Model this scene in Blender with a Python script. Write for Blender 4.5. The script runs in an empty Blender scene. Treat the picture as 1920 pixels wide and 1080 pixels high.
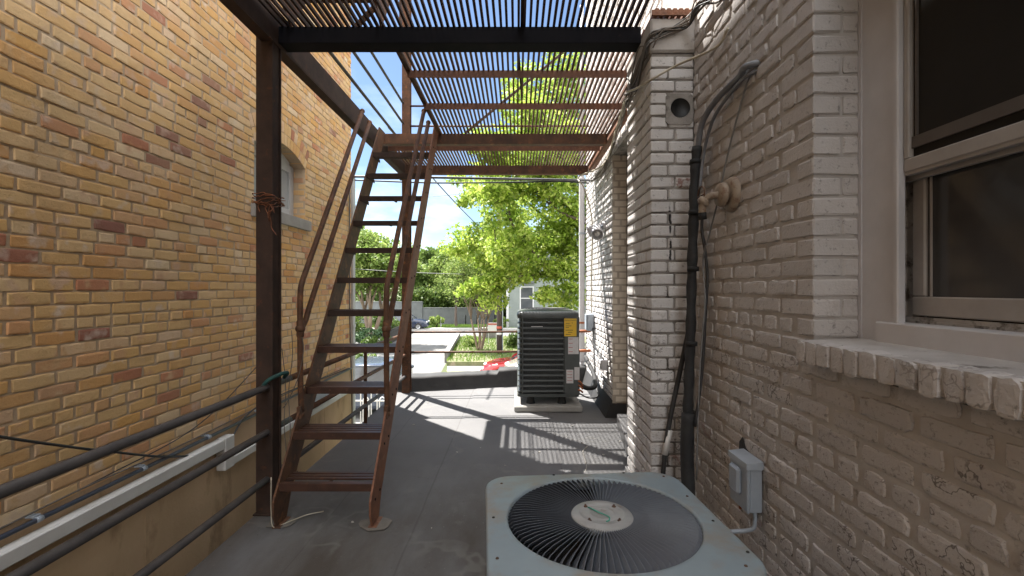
import bpy, math, random
import numpy as np
from mathutils import Vector, Matrix
random.seed(7)
rng = np.random.default_rng(7)
S = bpy.context.scene
COL = S.collection
R = math.radians
CZ, FP, VX, VY = 1.45, 880.0, 970.0, 541.0

def P(px, py, y):
    return Vector(((px - VX) / FP * y, y, CZ - (py - VY) / FP * y))

# ------------------------------------------------------------------ nodes
def newmat(name):
    m = bpy.data.materials.new(name); m.use_nodes = True
    nt = m.node_tree; b = nt.nodes['Principled BSDF']
    return m, nt, b
def nd(nt, t, **k):
    n = nt.nodes.new(t)
    for a, v in k.items():
        if a.startswith('i_'):
            n.inputs[a[2:].replace('_', ' ')].default_value = v
        else:
            setattr(n, a, v)
    return n
def noise(nt, scale, detail=4, rough=.55, stretch=None, off=0):
    g = nd(nt, 'ShaderNodeNewGeometry')
    src = g.outputs['Position']
    if stretch or off:
        mp = nd(nt, 'ShaderNodeMapping'); mp.inputs['Scale'].default_value = stretch or (1, 1, 1)
        mp.inputs['Location'].default_value = (off, off * .7, off * 1.3)
        nt.links.new(src, mp.inputs['Vector']); src = mp.outputs['Vector']
    n = nd(nt, 'ShaderNodeTexNoise', i_Scale=scale, i_Detail=detail, i_Roughness=rough)
    nt.links.new(src, n.inputs['Vector'])
    return n.outputs['Fac']
def ramp(nt, fac, stops, interp='LINEAR'):
    r = nd(nt, 'ShaderNodeValToRGB'); e = r.color_ramp.elements; r.color_ramp.interpolation = interp
    while len(e) < len(stops): e.new(.5)
    for i, (p, c) in enumerate(stops):
        e[i].position = p; e[i].color = (*c, 1) if len(c) == 3 else c
    nt.links.new(fac, r.inputs['Fac'])
    return r.outputs['Color']
def step(nt, fac, a, b):
    r = nd(nt, 'ShaderNodeMapRange'); r.inputs['From Min'].default_value = a; r.inputs['From Max'].default_value = b
    nt.links.new(fac, r.inputs['Value'])
    return r.outputs['Result']
def mix(nt, fac, a, b, mode='MIX'):
    m = nd(nt, 'ShaderNodeMix', data_type='RGBA', blend_type=mode)
    for s, v in ((m.inputs['Factor'], fac), (m.inputs['A'], a), (m.inputs['B'], b)):
        if hasattr(v, 'is_output'): nt.links.new(v, s)
        elif isinstance(v, (int, float)): s.default_value = v
        else: s.default_value = (*v, 1)
    return m.outputs['Result']
def mth(nt, op, a, b=0.0):
    m = nd(nt, 'ShaderNodeMath', operation=op)
    for s, v in ((m.inputs[0], a), (m.inputs[1], b)):
        if hasattr(v, 'is_output'): nt.links.new(v, s)
        else: s.default_value = v
    return m.outputs[0]
def bump(nt, b, h, strength, dist):
    n = nd(nt, 'ShaderNodeBump', i_Strength=strength, i_Distance=dist)
    nt.links.new(h, n.inputs['Height'])
    nt.links.new(n.outputs['Normal'], b.inputs['Normal'])
def island(nt):
    return nd(nt, 'ShaderNodeNewGeometry').outputs['Random Per Island']

def mat(name, c1, c2=None, scale=6, rough=.6, metal=0, bmp=0, bscale=60, c3=None, t3=(.62, .72), s3=9, spec=.5, lo=.35, hi=.65, stretch=None):
    m, nt, b = newmat(name)
    if c2 is None: c2 = tuple(v * .8 for v in c1)
    col = ramp(nt, noise(nt, scale, 5, .6, stretch), [(lo, c1), (hi, c2)])
    if c3:
        f = step(nt, noise(nt, s3, 6, .65, stretch, 3.7), *t3)
        col = mix(nt, f, col, c3)
    nt.links.new(col, b.inputs['Base Color'])
    b.inputs['Roughness'].default_value = rough; b.inputs['Metallic'].default_value = metal
    b.inputs['Specular IOR Level'].default_value = spec
    if bmp: bump(nt, b, noise(nt, bscale, 4, .6), .6, bmp)
    return m

M = {}
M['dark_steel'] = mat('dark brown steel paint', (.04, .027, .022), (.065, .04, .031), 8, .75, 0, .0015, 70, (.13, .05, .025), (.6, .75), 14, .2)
M['rust_steel'] = mat('rusty brown steel', (.135, .066, .036), (.072, .04, .027), 9, .6, 0, .002, 80, (.24, .10, .045), (.55, .72), 18, .25)
M['tread_steel'] = mat('worn brown tread steel', (.078, .038, .026), (.05, .027, .02), 12, .42, 0, .001, 80, (.15, .07, .04), (.6, .75), 20, .3)
M['red_rust'] = mat('red rust steel', (.23, .095, .048), (.14, .06, .034), 12, .65, 0, .002, 80, (.27, .13, .075), (.56, .7), 22)
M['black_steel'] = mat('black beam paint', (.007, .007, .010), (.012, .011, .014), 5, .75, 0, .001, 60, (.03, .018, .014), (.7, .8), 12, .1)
M['grey_pipe'] = mat('dark grey pipe paint', (.05, .046, .046), (.075, .068, .066), 10, .6, 0, .001, 120, (.14, .07, .04), (.66, .8), 25)
M['tan_stucco'] = mat('tan rendered wall', (.60, .43, .27), (.49, .345, .21), 1.6, .9, 0, .004, 45, (.20, .13, .08), (.54, .78), 3, .2, stretch=(1, 1, .45))
M['white_pvc'] = mat('white plastic', (.72, .71, .69), (.62, .6, .57), 4, .45, 0)
M['white_paint'] = mat('aged white paint', (.56, .555, .575), (.49, .485, .50), 5, .5, 0, .001, 50, (.3, .25, .2), (.7, .85), 9)
M['cream_paint'] = mat('cream window paint', (.375, .355, .34), (.31, .29, .275), 6, .55, 0, .001, 50, (.2, .16, .12), (.7, .85), 14)
M['black_cable'] = mat('black cable', (.02, .02, .022), (.035, .034, .034), 8, .5)
M['blue_conduit'] = mat('dark conduit', (.035, .045, .07), (.05, .055, .07), 8, .4)
M['grey_cable'] = mat('grey cable', (.22, .215, .21), (.16, .155, .15), 8, .6)
M['dusty_cable'] = mat('dusty brown cable', (.17, .14, .115), (.1, .085, .07), 9, .7)
M['cream_cable'] = mat('cream cable', (.55, .5, .4), (.42, .37, .28), 8, .55)
M['insul'] = mat('black pipe insulation', (.016, .016, .017), (.03, .03, .03), 14, .8, 0, .006, 40)
M['grey_plastic'] = mat('grey conduit', (.13, .135, .15), (.18, .185, .2), 7, .45)
M['galv'] = mat('grey enclosure paint', (.36, .40, .45), (.29, .33, .38), 6, .42, 0, .0006, 40, (.2, .18, .16), (.68, .8), 16)
M['ac_plate'] = mat('pale blue grey enamel', (.25, .31, .345), (.205, .258, .292), 3, .5, 0, .0008, 60, (.25, .205, .15), (.49, .72), 4.5)
M['ac_hub'] = mat('grey enamel', (.36, .365, .365), (.28, .285, .285), 9, .5, 0, .0006, 90, (.2, .13, .08), (.6, .75), 22)
M['ac_blade'] = mat('blue grey louvre enamel', (.115, .13, .155), (.09, .10, .122), 6, .62)
M['ac_inside'] = mat('dark metal inside', (.02, .02, .022), (.035, .035, .037), 6, .6)
M['ac_dark'] = mat('charcoal enamel', (.055, .062, .06), (.072, .078, .076), 5, .4)
M['ac_black'] = mat('black coil', (.006, .006, .006), (.012, .012, .012), 9, .6)
M['concrete'] = mat('pale concrete', (.36, .35, .33), (.29, .28, .26), 5, .85, 0, .003, 60, (.3, .28, .25), (.6, .8), 10)
M['kerb_concrete'] = mat('weathered kerb concrete', (.15, .145, .13), (.11, .105, .095), 4, .9, 0, .004, 30)
M['reveal_mortar'] = mat('cream painted joint', (.50, .45, .38), (.42, .37, .31), 8, .85, 0, .003, 50)
M['copper'] = mat('old copper', (.3, .12, .06), (.17, .07, .04), 30, .45, .6)
M['old_rust'] = mat('dark old rust', (.10, .05, .03), (.06, .035, .025), 40, .8)
M['orange'] = mat('rust orange', (.42, .13, .04), (.27, .09, .04), 20, .6)
M['green_wire'] = mat('green wire', (.05, .33, .24), (.05, .25, .2), 20, .5)
M['teal'] = mat('teal strap', (.012, .075, .068), (.01, .05, .048), 20, .6)
M['rubber'] = mat('black rubber', (.012, .012, .012), (.02, .02, .02), 20, .8)
M['black_membrane'] = mat('black flashing', (.022, .022, .023), (.036, .035, .035), 4, .75, 0, .004, 18, (.08, .078, .075), (.62, .8), 5)
M['dirty_paint'] = mat('grimy window track', (.42, .40, .38), (.3, .28, .26), 9, .6, 0, .001, 50, (.07, .06, .05), (.5, .65), 22)
M['shade_rail'] = mat('shaded brown rail', (.10, .085, .075), (.08, .068, .06), 5, .6)
M['glass'] = mat('dark glass', (.05, .051, .054), (.072, .072, .074), 2, .08, 0, spec=.35)
M['screen'] = mat('insect screen', (.024, .022, .02), (.032, .03, .027), 1.5, .9, 0, spec=.1)
M['pale_glass'] = mat('frosted pale glass', (.42, .44, .44), (.33, .35, .36), 1.5, .25)
M['stone'] = mat('grey limestone', (.37, .35, .32), (.29, .27, .25), 6, .85, 0, .003, 50)
M['yellow_label'] = mat('yellow label', (.75, .48, .03), (.7, .44, .03), 8, .5)
M['white_label'] = mat('white label', (.62, .6, .6), (.55, .53, .53), 30, .5)
M['ink'] = mat('black ink', (.02, .02, .02), (.03, .03, .03), 8, .6)
M['red_ink'] = mat('red ink', (.45, .09, .06), (.4, .09, .06), 8, .6)
M['asphalt'] = mat('road asphalt', (.16, .155, .15), (.2, .195, .19), 1.5, .9, 0, .004, 30)
M['drive'] = mat('concrete drive', (.165, .162, .156), (.13, .127, .12), .8, .9, 0, .004, 25, (.085, .082, .075), (.56, .72), 2.5)
M['lawn'] = mat('lawn soil and grass', (.10, .12, .045), (.17, .17, .09), 2.2, .95, 0, .02, 12, (.24, .2, .14), (.5, .62), 1.6)
M['far_ground'] = mat('grassy ground', (.045, .07, .018), (.075, .085, .03), .5, .95, 0, .03, 6)
M['block_wall'] = mat('grey block wall', (.15, .155, .16), (.12, .125, .13), 2, .9, 0, .004, 30)
M['bark'] = mat('grey brown bark', (.12, .09, .07), (.07, .052, .042), 6, .95, 0, .02, 18, stretch=(1, 1, .25))
M['pale_bark'] = mat('pale smooth bark', (.22, .16, .11), (.14, .1, .075), 4, .9, 0, .01, 18, stretch=(1, 1, .3))
M['pole_wood'] = mat('dark creosote timber', (.06, .042, .04), (.09, .065, .06), 5, .9, 0, .01, 25, stretch=(1, 1, .1))
M['fence_wood'] = mat('weathered fence timber', (.04, .036, .032), (.028, .025, .022), 4, .9)
M['roof_shingle'] = mat('grey shingles', (.11, .115, .125), (.08, .085, .09), 6, .9, 0, .01, 20)
M['trim_white'] = mat('white house trim', (.5, .5, .49), (.44, .44, .43), 3, .6)
M['white_iron'] = mat('white painted iron', (.72, .72, .7), (.62, .62, .6), 8, .45)
M['mortar_lump'] = mat('dirty mortar lump', (.2, .18, .155), (.13, .12, .105), 14, .95, 0, .004, 50)
M['chip'] = mat('pale dry chip', (.5, .47, .42), (.36, .34, .3), 30, .8)
M['tyre'] = mat('tyre rubber', (.012, .012, .012), (.02, .02, .02), 20, .8)
M['rim'] = mat('alloy rim', (.45, .46, .48), (.38, .39, .4), 20, .3, .8)
M['lamp_glass'] = mat('headlight glass', (.6, .62, .65), (.5, .52, .55), 10, .1)
M['bulb'] = mat('bulb glass', (.62, .61, .58), (.55, .54, .5), 10, .15)
M['sky_glass'] = mat('house window glass', (.05, .055, .06), (.08, .085, .09), .6, .05)
for nm, c in (('red', (.42, .012, .016)), ('beige', (.30, .27, .22)), ('navy', (.014, .022, .05)), ('silver', (.06, .075, .105))):
    m = mat(nm + ' car paint', c, tuple(v * .9 for v in c), 3, .25)
    m.node_tree.nodes['Principled BSDF'].inputs['Coat Weight'].default_value = .6
    M['car_' + nm] = m

def siding():
    m, nt, b = newmat('pale green clapboard')
    g = nd(nt, 'ShaderNodeNewGeometry'); sx = nd(nt, 'ShaderNodeSeparateXYZ'); nt.links.new(g.outputs['Position'], sx.inputs[0])
    saw = mth(nt, 'FRACT', mth(nt, 'DIVIDE', sx.outputs['Z'], .16))
    col = ramp(nt, noise(nt, 1.2), [(.35, (.26, .29, .27)), (.65, (.22, .25, .235))])
    nt.links.new(col, b.inputs['Base Color']); b.inputs['Roughness'].default_value = .7
    bump(nt, b, saw, 1, .05)
    return m
M['siding'] = siding()

def yellow_brick():
    m, nt, b = newmat('yellow brick')
    r = island(nt)
    base = ramp(nt, r, [(0, (0.700, 0.422, 0.159)), (.15, (0.721, 0.481, 0.231)), (.3, (0.680, 0.374, 0.119)), (.45, (0.742, 0.520, 0.283)), (.58, (0.700, 0.422, 0.167)), (.70, (0.639, 0.324, 0.115)), (.80, (0.762, 0.580, 0.363)),
                        (.88, (0.659, 0.354, 0.159)), (.925, (0.556, 0.245, 0.123)), (.955, (0.433, 0.168, 0.093)), (.975, (0.278, 0.118, 0.089)), (.985, (0.618, 0.343, 0.176)), (1, (0.742, 0.570, 0.389))])
    n1 = noise(nt, 9, 3, .5); patch = step(nt, n1, .53, .66)
    other = ramp(nt, mth(nt, 'FRACT', mth(nt, 'MULTIPLY', r, 17.3)), [(0, (.72, .55, .36)), (.3, (.62, .35, .13)), (.5, (.62, .36, .24)), (.75, (.74, .64, .54)), (1, (.56, .28, .16))])
    c = mix(nt, mth(nt, 'MULTIPLY', patch, .65), base, other)
    c = mix(nt, mth(nt, 'MULTIPLY', step(nt, noise(nt, 60, 5, .7), .6, .75), .5), c, (.30, .2, .11))
    c = mix(nt, mth(nt, 'MULTIPLY', step(nt, noise(nt, .9, 4, .6, None, 2), .45, .75), .35), c, (.45, .33, .2))
    c = mix(nt, mth(nt, 'MULTIPLY', step(nt, noise(nt, 2.2, 5, .65, (1, 1, .16), 6), .52, .72), .28), c, (.34, .25, .17))
    nt.links.new(c, b.inputs['Base Color']); b.inputs['Roughness'].default_value = .85
    bump(nt, b, mth(nt, 'ADD', noise(nt, 90, 5, .65), mth(nt, 'MULTIPLY', noise(nt, 22, 3), 1.2)), .7, .004)
    return m
M['yellow_brick'] = yellow_brick()
M['yellow_mortar'] = mat('buff mortar', (.54, .405, .27), (.44, .325, .215), 7, .95, 0, .004, 70, (.17, .13, .09), (.62, .75), 12)

def painted(name, base, dark, worn=.0):
    m, nt, b = newmat(name)
    r = island(nt)
    c = mix(nt, r, base, tuple(v * .86 for v in base))
    c = mix(nt, mth(nt, 'MULTIPLY', step(nt, noise(nt, 3, 5, .6), .4, .75), .45), c, dark)
    c = mix(nt, mth(nt, 'MULTIPLY', step(nt, noise(nt, 45, 5, .7), .585, .68), .75), c, tuple(v * .45 for v in dark))
    g = nd(nt, 'ShaderNodeNewGeometry'); sx = nd(nt, 'ShaderNodeSeparateXYZ'); nt.links.new(g.outputs['Position'], sx.inputs[0])
    low = step(nt, sx.outputs['Z'], 1.15, .3)
    worn_f = mth(nt, 'MULTIPLY', mth(nt, 'MULTIPLY', step(nt, mth(nt, 'FRACT', mth(nt, 'MULTIPLY', r, 31.7)), .93 - worn, .97 - worn), step(nt, noise(nt, 11, 5, .65, None, 5), .46, .54)), low)
    red = ramp(nt, mth(nt, 'FRACT', mth(nt, 'MULTIPLY', r, 91.3)), [(0, (.25, .11, .09)), (.5, (.15, .11, .115)), (1, (.28, .15, .11))])
    c = mix(nt, mth(nt, 'MULTIPLY', worn_f, .85), c, red)
    ck = mth(nt, 'ABSOLUTE', mth(nt, 'SUBTRACT', noise(nt, 7, 4, .6, None, 8), .5))
    ck = mth(nt, 'MULTIPLY', step(nt, ck, .014, .004), mth(nt, 'MULTIPLY', step(nt, noise(nt, 3.1, 3, .5, None, 12), .46, .52), step(nt, sx.outputs['Z'], 1.5, 1.0)))
    c = mix(nt, mth(nt, 'MULTIPLY', ck, .8), c, (.08, .065, .055))
    pit = mth(nt, 'MULTIPLY', step(nt, noise(nt, 70, 4, .6, (1, .7, 1.6), 21), .60, .66), step(nt, sx.outputs['Z'], 1.35, .8))
    c = mix(nt, mth(nt, 'MULTIPLY', pit, .7), c, (.13, .105, .09))
    fl_ = mth(nt, 'MULTIPLY', step(nt, noise(nt, 16, 5, .7, None, 31), .60, .63), step(nt, sx.outputs['Z'], 1.9, .6))
    c = mix(nt, mth(nt, 'MULTIPLY', fl_, .55), c, (.30, .26, .235))
    nt.links.new(c, b.inputs['Base Color']); b.inputs['Roughness'].default_value = .72
    h = mth(nt, 'ADD', noise(nt, 120, 5, .6), mth(nt, 'MULTIPLY', noise(nt, 24, 5, .7), 2.2))
    bump(nt, b, h, .6, .0028)
    return m
M['paint_brick'] = painted('painted beige brick', (.535, .505, .49), (.405, .38, .365), .03)
M['paint_mortar'] = mat('painted mortar', (.475, .45, .43), (.385, .36, .34), 8, .85, 0, .003, 45, (.09, .075, .06), (.6, .74), 11)
M['white_brick'] = painted('painted white brick', (.66, .64, .63), (.52, .49, .47))
def pil_marks():
    m = M['white_brick'].copy(); m.name = 'painted pilaster brick'; nt = m.node_tree; b = nt.nodes['Principled BSDF']
    src = b.inputs['Base Color'].links[0].from_socket
    x, z = SYf(nt, 'X'), SYf(nt, 'Z'); n1 = noise(nt, 14, 4, .6, None, 2)
    dx = mth(nt, 'ABSOLUTE', mth(nt, 'SUBTRACT', x, mth(nt, 'ADD', .915, mth(nt, 'MULTIPLY', n1, .03))))
    tar = mth(nt, 'MULTIPLY', step(nt, dx, .010, .005), mth(nt, 'MULTIPLY', step(nt, z, 1.60, 1.62), step(nt, z, 1.98, 1.95)))
    tar = mth(nt, 'MULTIPLY', tar, step(nt, noise(nt, 9, 3, .5, None, 5), .40, .46))
    c = mix(nt, tar, src, (.02, .018, .018))
    red = mth(nt, 'MULTIPLY', mth(nt, 'MULTIPLY', step(nt, z, 2.055, 2.06), step(nt, z, 2.125, 2.12)), mth(nt, 'MULTIPLY', step(nt, x, .93, .95), step(nt, noise(nt, 26, 5, .7), .47, .53)))
    c = mix(nt, mth(nt, 'MULTIPLY', red, .8), c, (.24, .10, .075))
    nt.links.new(c, b.inputs['Base Color']); M['pilaster_brick'] = m
def SYf(nt, ax):
    g = nd(nt, 'ShaderNodeNewGeometry'); s_ = nd(nt, 'ShaderNodeSeparateXYZ'); nt.links.new(g.outputs['Position'], s_.inputs[0]); return s_.outputs[ax]
pil_marks()
M['white_mortar'] = mat('grey painted mortar', (.34, .315, .29), (.24, .22, .2), 8, .9, 0, .006, 45, (.07, .06, .05), (.52, .68), 10)
M['reveal_brick'] = mat('cream painted brick', (.74, .68, .59), (.68, .62, .53), 6, .8, 0, .004, 60)

def SY(nt, ax='Y'):
    g = nd(nt, 'ShaderNodeNewGeometry'); s_ = nd(nt, 'ShaderNodeSeparateXYZ'); nt.links.new(g.outputs['Position'], s_.inputs[0]); return s_.outputs[ax]
def membrane():
    m, nt, b = newmat('weathered roof membrane')
    c = ramp(nt, noise(nt, 1.1, 6, .6), [(.3, (.115, .114, .116)), (.7, (.15, .149, .151))])
    c = mix(nt, mth(nt, 'MULTIPLY', step(nt, noise(nt, 2.3, 5, .65, (1, .35, 1), 4), .36, .68), mth(nt, 'MULTIPLY', step(nt, SY(nt), 4.3, 2.9), .9)), c, (.064, .054, .044))  # brown dirt, plus shade of the near floor painted into the colour
    c = mix(nt, mth(nt, 'MULTIPLY', step(nt, noise(nt, 55, 3, .6), .66, .72), .35), c, (.24, .235, .225))
    c = mix(nt, mth(nt, 'MULTIPLY', step(nt, noise(nt, 4, 6, .7, None, 9), .6, .7), .3), c, (.18, .175, .17))
    xx = mth(nt, 'ADD', SY(nt, 'X'), mth(nt, 'MULTIPLY', noise(nt, 1.5, 3), .03))
    for x0, wd_ in ((-.61, .006), (.375, .006), (-1.18, .004)):
        c = mix(nt, mth(nt, 'MULTIPLY', step(nt, mth(nt, 'ABSOLUTE', mth(nt, 'SUBTRACT', xx, x0)), wd_ * 1.5, wd_ * .3), .38), c, (.05, .046, .042))
    td = step(nt, mth(nt, 'ABSOLUTE', mth(nt, 'SUBTRACT', noise(nt, .9, 4, .55, None, 14), .5)), .012, .003)
    c = mix(nt, mth(nt, 'MULTIPLY', td, mth(nt, 'MULTIPLY', step(nt, noise(nt, 1.7, 3, .5, None, 3), .48, .58), .5)), c, (.17, .165, .155))
    c = mix(nt, mth(nt, 'MULTIPLY', step(nt, noise(nt, 26, 6, .75, None, 17), .62, .68), .5), c, (.055, .05, .045))
    nt.links.new(c, b.inputs['Base Color']); b.inputs['Roughness'].default_value = .8
    bump(nt, b, mth(nt, 'ADD', noise(nt, 170, 3, .6), mth(nt, 'MULTIPLY', noise(nt, 3, 4), 3)), .35, .004)
    return m
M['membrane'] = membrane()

def leafmat(name, stops, trans=.45):
    m, nt, b = newmat(name)
    c = ramp(nt, island(nt), stops)
    c = mix(nt, step(nt, noise(nt, .7, 3), .35, .65), c, mix(nt, .55, c, stops[0][1]))
    nt.links.new(c, b.inputs['Base Color']); b.inputs['Roughness'].default_value = .5
    b.inputs['Specular IOR Level'].default_value = .3
    t = nd(nt, 'ShaderNodeBsdfTranslucent'); nt.links.new(c, t.inputs['Color'])
    x = nd(nt, 'ShaderNodeMixShader'); x.inputs[0].default_value = trans
    nt.links.new(b.outputs[0], x.inputs[1]); nt.links.new(t.outputs[0], x.inputs[2])
    nt.links.new(x.outputs[0], nt.nodes['Material Output'].inputs['Surface'])
    return m
M['leaf_bright'] = leafmat('bright spring leaves', [(0, (.12, .21, .02)), (.42, (.34, .46, .055)), (1, (.60, .66, .18))], .5)
M['leaf_mid'] = leafmat('fresh green leaves', [(0, (.08, .14, .025)), (.5, (.23, .32, .07)), (1, (.42, .48, .16))], .45)
M['leaf_dark'] = leafmat('dark green leaves', [(0, (.05, .09, .018)), (.5, (.10, .16, .03)), (1, (.19, .25, .06))], .4)
M['needle'] = leafmat('blue green needles', [(0, (.03, .07, .03)), (.5, (.07, .13, .05)), (1, (.12, .19, .08))], .2)
M['grass'] = leafmat('lawn grass', [(0, (.08, .16, .02)), (.5, (.16, .26, .04)), (1, (.28, .36, .09))], .3)

# ------------------------------------------------------------------ mesh builder
class MB:
    def __init__(s): s.v = []; s.f = []; s.m = []; s.sm = []
    def add(s, vs, fs, mi=0, smooth=False):
        o = len(s.v); s.v.extend([tuple(p) for p in vs])
        for f in fs: s.f.append([i + o for i in f]); s.m.append(mi); s.sm.append(smooth)
        return s
    def box(s, x0, x1, y0, y1, z0, z1, mi=0, rz=0, piv=None, c=0):
        if c:
            return s.cbox(x0, x1, y0, y1, z0, z1, c, mi)
        vs = [Vector((x, y, z)) for z in (z0, z1) for x, y in ((x0, y0), (x1, y0), (x1, y1), (x0, y1))]
        if rz:
            p = Vector(piv or ((x0 + x1) / 2, (y0 + y1) / 2, 0)); Mx = Matrix.Rotation(rz, 3, 'Z')
            vs = [Mx @ (v - p) + p for v in vs]
        return s.add(vs, [(3, 2, 1, 0), (4, 5, 6, 7), (0, 1, 5, 4), (1, 2, 6, 5), (2, 3, 7, 6), (3, 0, 4, 7)], mi)
    def cbox(s, x0, x1, y0, y1, z0, z1, c=.003, mi=0, jit=0):
        # chamfered box
        vs = []; idx = {}
        X, Y, Z = (x0, x1), (y0, y1), (z0, z1)
        sg = (1, -1)
        for i in (0, 1):
            for j in (0, 1):
                for k in (0, 1):
                    for ax in range(3):
                        p = [X[i], Y[j], Z[k]]
                        for a, q in ((0, i), (1, j), (2, k)):
                            if a != ax: p[a] += sg[q] * c * (1 + random.uniform(-jit, jit) * 2)
                        idx[i, j, k, ax] = len(vs); vs.append(p)
        # ax = the axis whose face this vertex lies on
        f = []
        for ax in range(3):
            o = [a for a in range(3) if a != ax]
            for e in (0, 1):
                q = []
                for a, b in ((0, 0), (1, 0), (1, 1), (0, 1)):
                    t = [0, 0, 0]; t[ax] = e; t[o[0]] = a; t[o[1]] = b; q.append(idx[t[0], t[1], t[2], ax])
                if (e == 0) != (ax == 1): q = q[::-1]
                f.append(q)
        for ax in range(3):  # edges along ax
            o = [a for a in range(3) if a != ax]
            for a in (0, 1):
                for b in (0, 1):
                    q = []
                    for e, w in ((0, o[0]), (0, o[1]), (1, o[1]), (1, o[0])):
                        t = [0, 0, 0]; t[ax] = e; t[o[0]] = a; t[o[1]] = b; q.append(idx[t[0], t[1], t[2], w])
                    f.append(q)
        for i in (0, 1):
            for j in (0, 1):
                for k in (0, 1): f.append([idx[i, j, k, a] for a in range(3)])
        return s.add(vs, f, mi)
    def bar(s, a, b, w, h, up=(0, 0, 1), mi=0):
        a, b = Vector(a), Vector(b); d = (b - a).normalized(); u = Vector(up)
        sd = d.cross(u).normalized(); u = sd.cross(d).normalized()
        vs = [p + sd * (w / 2 * i) + u * (h / 2 * j) for p in (a, b) for i, j in ((-1, -1), (1, -1), (1, 1), (-1, 1))]
        return s.add(vs, [(0, 1, 2, 3), (7, 6, 5, 4), (0, 4, 5, 1), (1, 5, 6, 2), (2, 6, 7, 3), (3, 7, 4, 0)], mi)
    def tube(s, pts, r, n=8, mi=0, caps=True):
        pts = [Vector(p) for p in pts]; k = len(pts)
        rs = r if isinstance(r, (list, tuple)) else [r] * k
        vs, fs = [], []; ref = None
        for i, p in enumerate(pts):
            d = (pts[min(i + 1, k - 1)] - pts[max(i - 1, 0)])
            d = d.normalized() if d.length > 1e-9 else Vector((0, 0, 1))
            if ref is None:
                ref = Vector((0, 0, 1)) if abs(d.z) < .9 else Vector((1, 0, 0))
            e = (ref - d * ref.dot(d)).normalized(); ref = e; g = d.cross(e)
            for j in range(n):
                t = 2 * math.pi * j / n
                vs.append(p + (e * math.cos(t) + g * math.sin(t)) * rs[i])
        for i in range(k - 1):
            for j in range(n):
                fs.append((i * n + j, i * n + (j + 1) % n, (i + 1) * n + (j + 1) % n, (i + 1) * n + j))
        s.add(vs, fs, mi, True)
        if caps:
            o = len(s.v) - len(vs)
            s.f.append([o + j for j in range(n)][::-1]); s.m.append(mi); s.sm.append(False)
            s.f.append([o + (k - 1) * n + j for j in range(n)]); s.m.append(mi); s.sm.append(False)
        return s
    def lathe(s, prof, o, ax=(0, 0, 1), n=24, mi=0, smooth=True):
        ax = Vector(ax).normalized(); e = ax.orthogonal().normalized(); g = ax.cross(e); o = Vector(o)
        vs, fs = [], []
        for r, h in prof:
            for j in range(n):
                t = 2 * math.pi * j / n
                vs.append(o + ax * h + (e * math.cos(t) + g * math.sin(t)) * max(r, 1e-5))
        for i in range(len(prof) - 1):
            for j in range(n):
                fs.append((i * n + j, i * n + (j + 1) % n, (i + 1) * n + (j + 1) % n, (i + 1) * n + j))
        return s.add(vs, fs, mi, smooth)
    def prism(s, poly, h0, h1, mi=0, axis='Z'):
        # polygon in the plane normal to axis: Z -> (x,y), X -> (y,z), Y -> (x,z)
        def mk(a, b, h): return (a, b, h) if axis == 'Z' else ((h, a, b) if axis == 'X' else (a, h, b))
        n = len(poly); vs = [mk(a, b, h0) for a, b in poly] + [mk(a, b, h1) for a, b in poly]
        fs = [list(range(n))[::-1], list(range(n, 2 * n))] + [(i, (i + 1) % n, n + (i + 1) % n, n + i) for i in range(n)]
        return s.add(vs, fs, mi)
    def ball(s, o, r, mi=0, sq=(1, 1, 1), n=14, k=8):
        vs, fs = [], []; o = Vector(o)
        for i in range(k + 1):
            a = math.pi * i / k
            for j in range(n):
                t = 2 * math.pi * j / n
                vs.append(o + Vector((math.sin(a) * math.cos(t) * r * sq[0], math.sin(a) * math.sin(t) * r * sq[1], math.cos(a) * r * sq[2])))
        for i in range(k):
            for j in range(n):
                fs.append((i * n + j, (i + 1) * n + j, (i + 1) * n + (j + 1) % n, i * n + (j + 1) % n))
        return s.add(vs, fs, mi, True)
    def build(s, name, mats, parent=None, bevel=0):
        me = bpy.data.meshes.new(name); me.from_pydata(s.v, [], s.f)
        if not isinstance(mats, (list, tuple)): mats = [mats]
        for m in mats: me.materials.append(M[m] if isinstance(m, str) else m)
        me.polygons.foreach_set('material_index', s.m); me.polygons.foreach_set('use_smooth', s.sm)
        me.update()
        o = bpy.data.objects.new(name, me); COL.objects.link(o)
        if parent is not None:
            o.parent = parent; o.matrix_parent_inverse = parent_inv(parent)
        if bevel:
            b = o.modifiers.new('bevel', 'BEVEL'); b.width = bevel; b.segments = 2; b.limit_method = 'ANGLE'
        return o
def world_of(o):
    m = Matrix.LocRotScale(o.location, o.rotation_euler, o.scale)
    return m if o.parent is None else world_of(o.parent) @ o.matrix_parent_inverse @ m
def parent_inv(p): return world_of(p).inverted()
def tag(o, label=None, cat=None, group=None, kind=None):
    for k, v in (('label', label), ('category', cat), ('group', group), ('kind', kind)):
        if v: o[k] = v
    return o
def thing(name, loc, label, cat, group=None):
    o = bpy.data.objects.new(name, None); COL.objects.link(o); o.location = loc; o.empty_display_size = .1
    return tag(o, label, cat, group)
def curve(pts, n=8):
    # Catmull-Rom through points
    p = [Vector(q) for q in pts]; p = [p[0] * 2 - p[1]] + p + [p[-1] * 2 - p[-2]]; out = []
    for i in range(1, len(p) - 2):
        for j in range(n):
            t = j / n; a, b, c, d = p[i - 1:i + 3]
            out.append(.5 * ((2 * b) + (c - a) * t + (2 * a - 5 * b + 4 * c - d) * t * t + (3 * b - a - 3 * c + d) * t ** 3))
    out.append(p[-2]); return out
def wire(name, pts, r, m, label, cat, n=8, seg=6, group=None):
    return tag(MB().tube(curve(pts, n), r, seg).build(name, m), label, cat, group)

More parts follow.
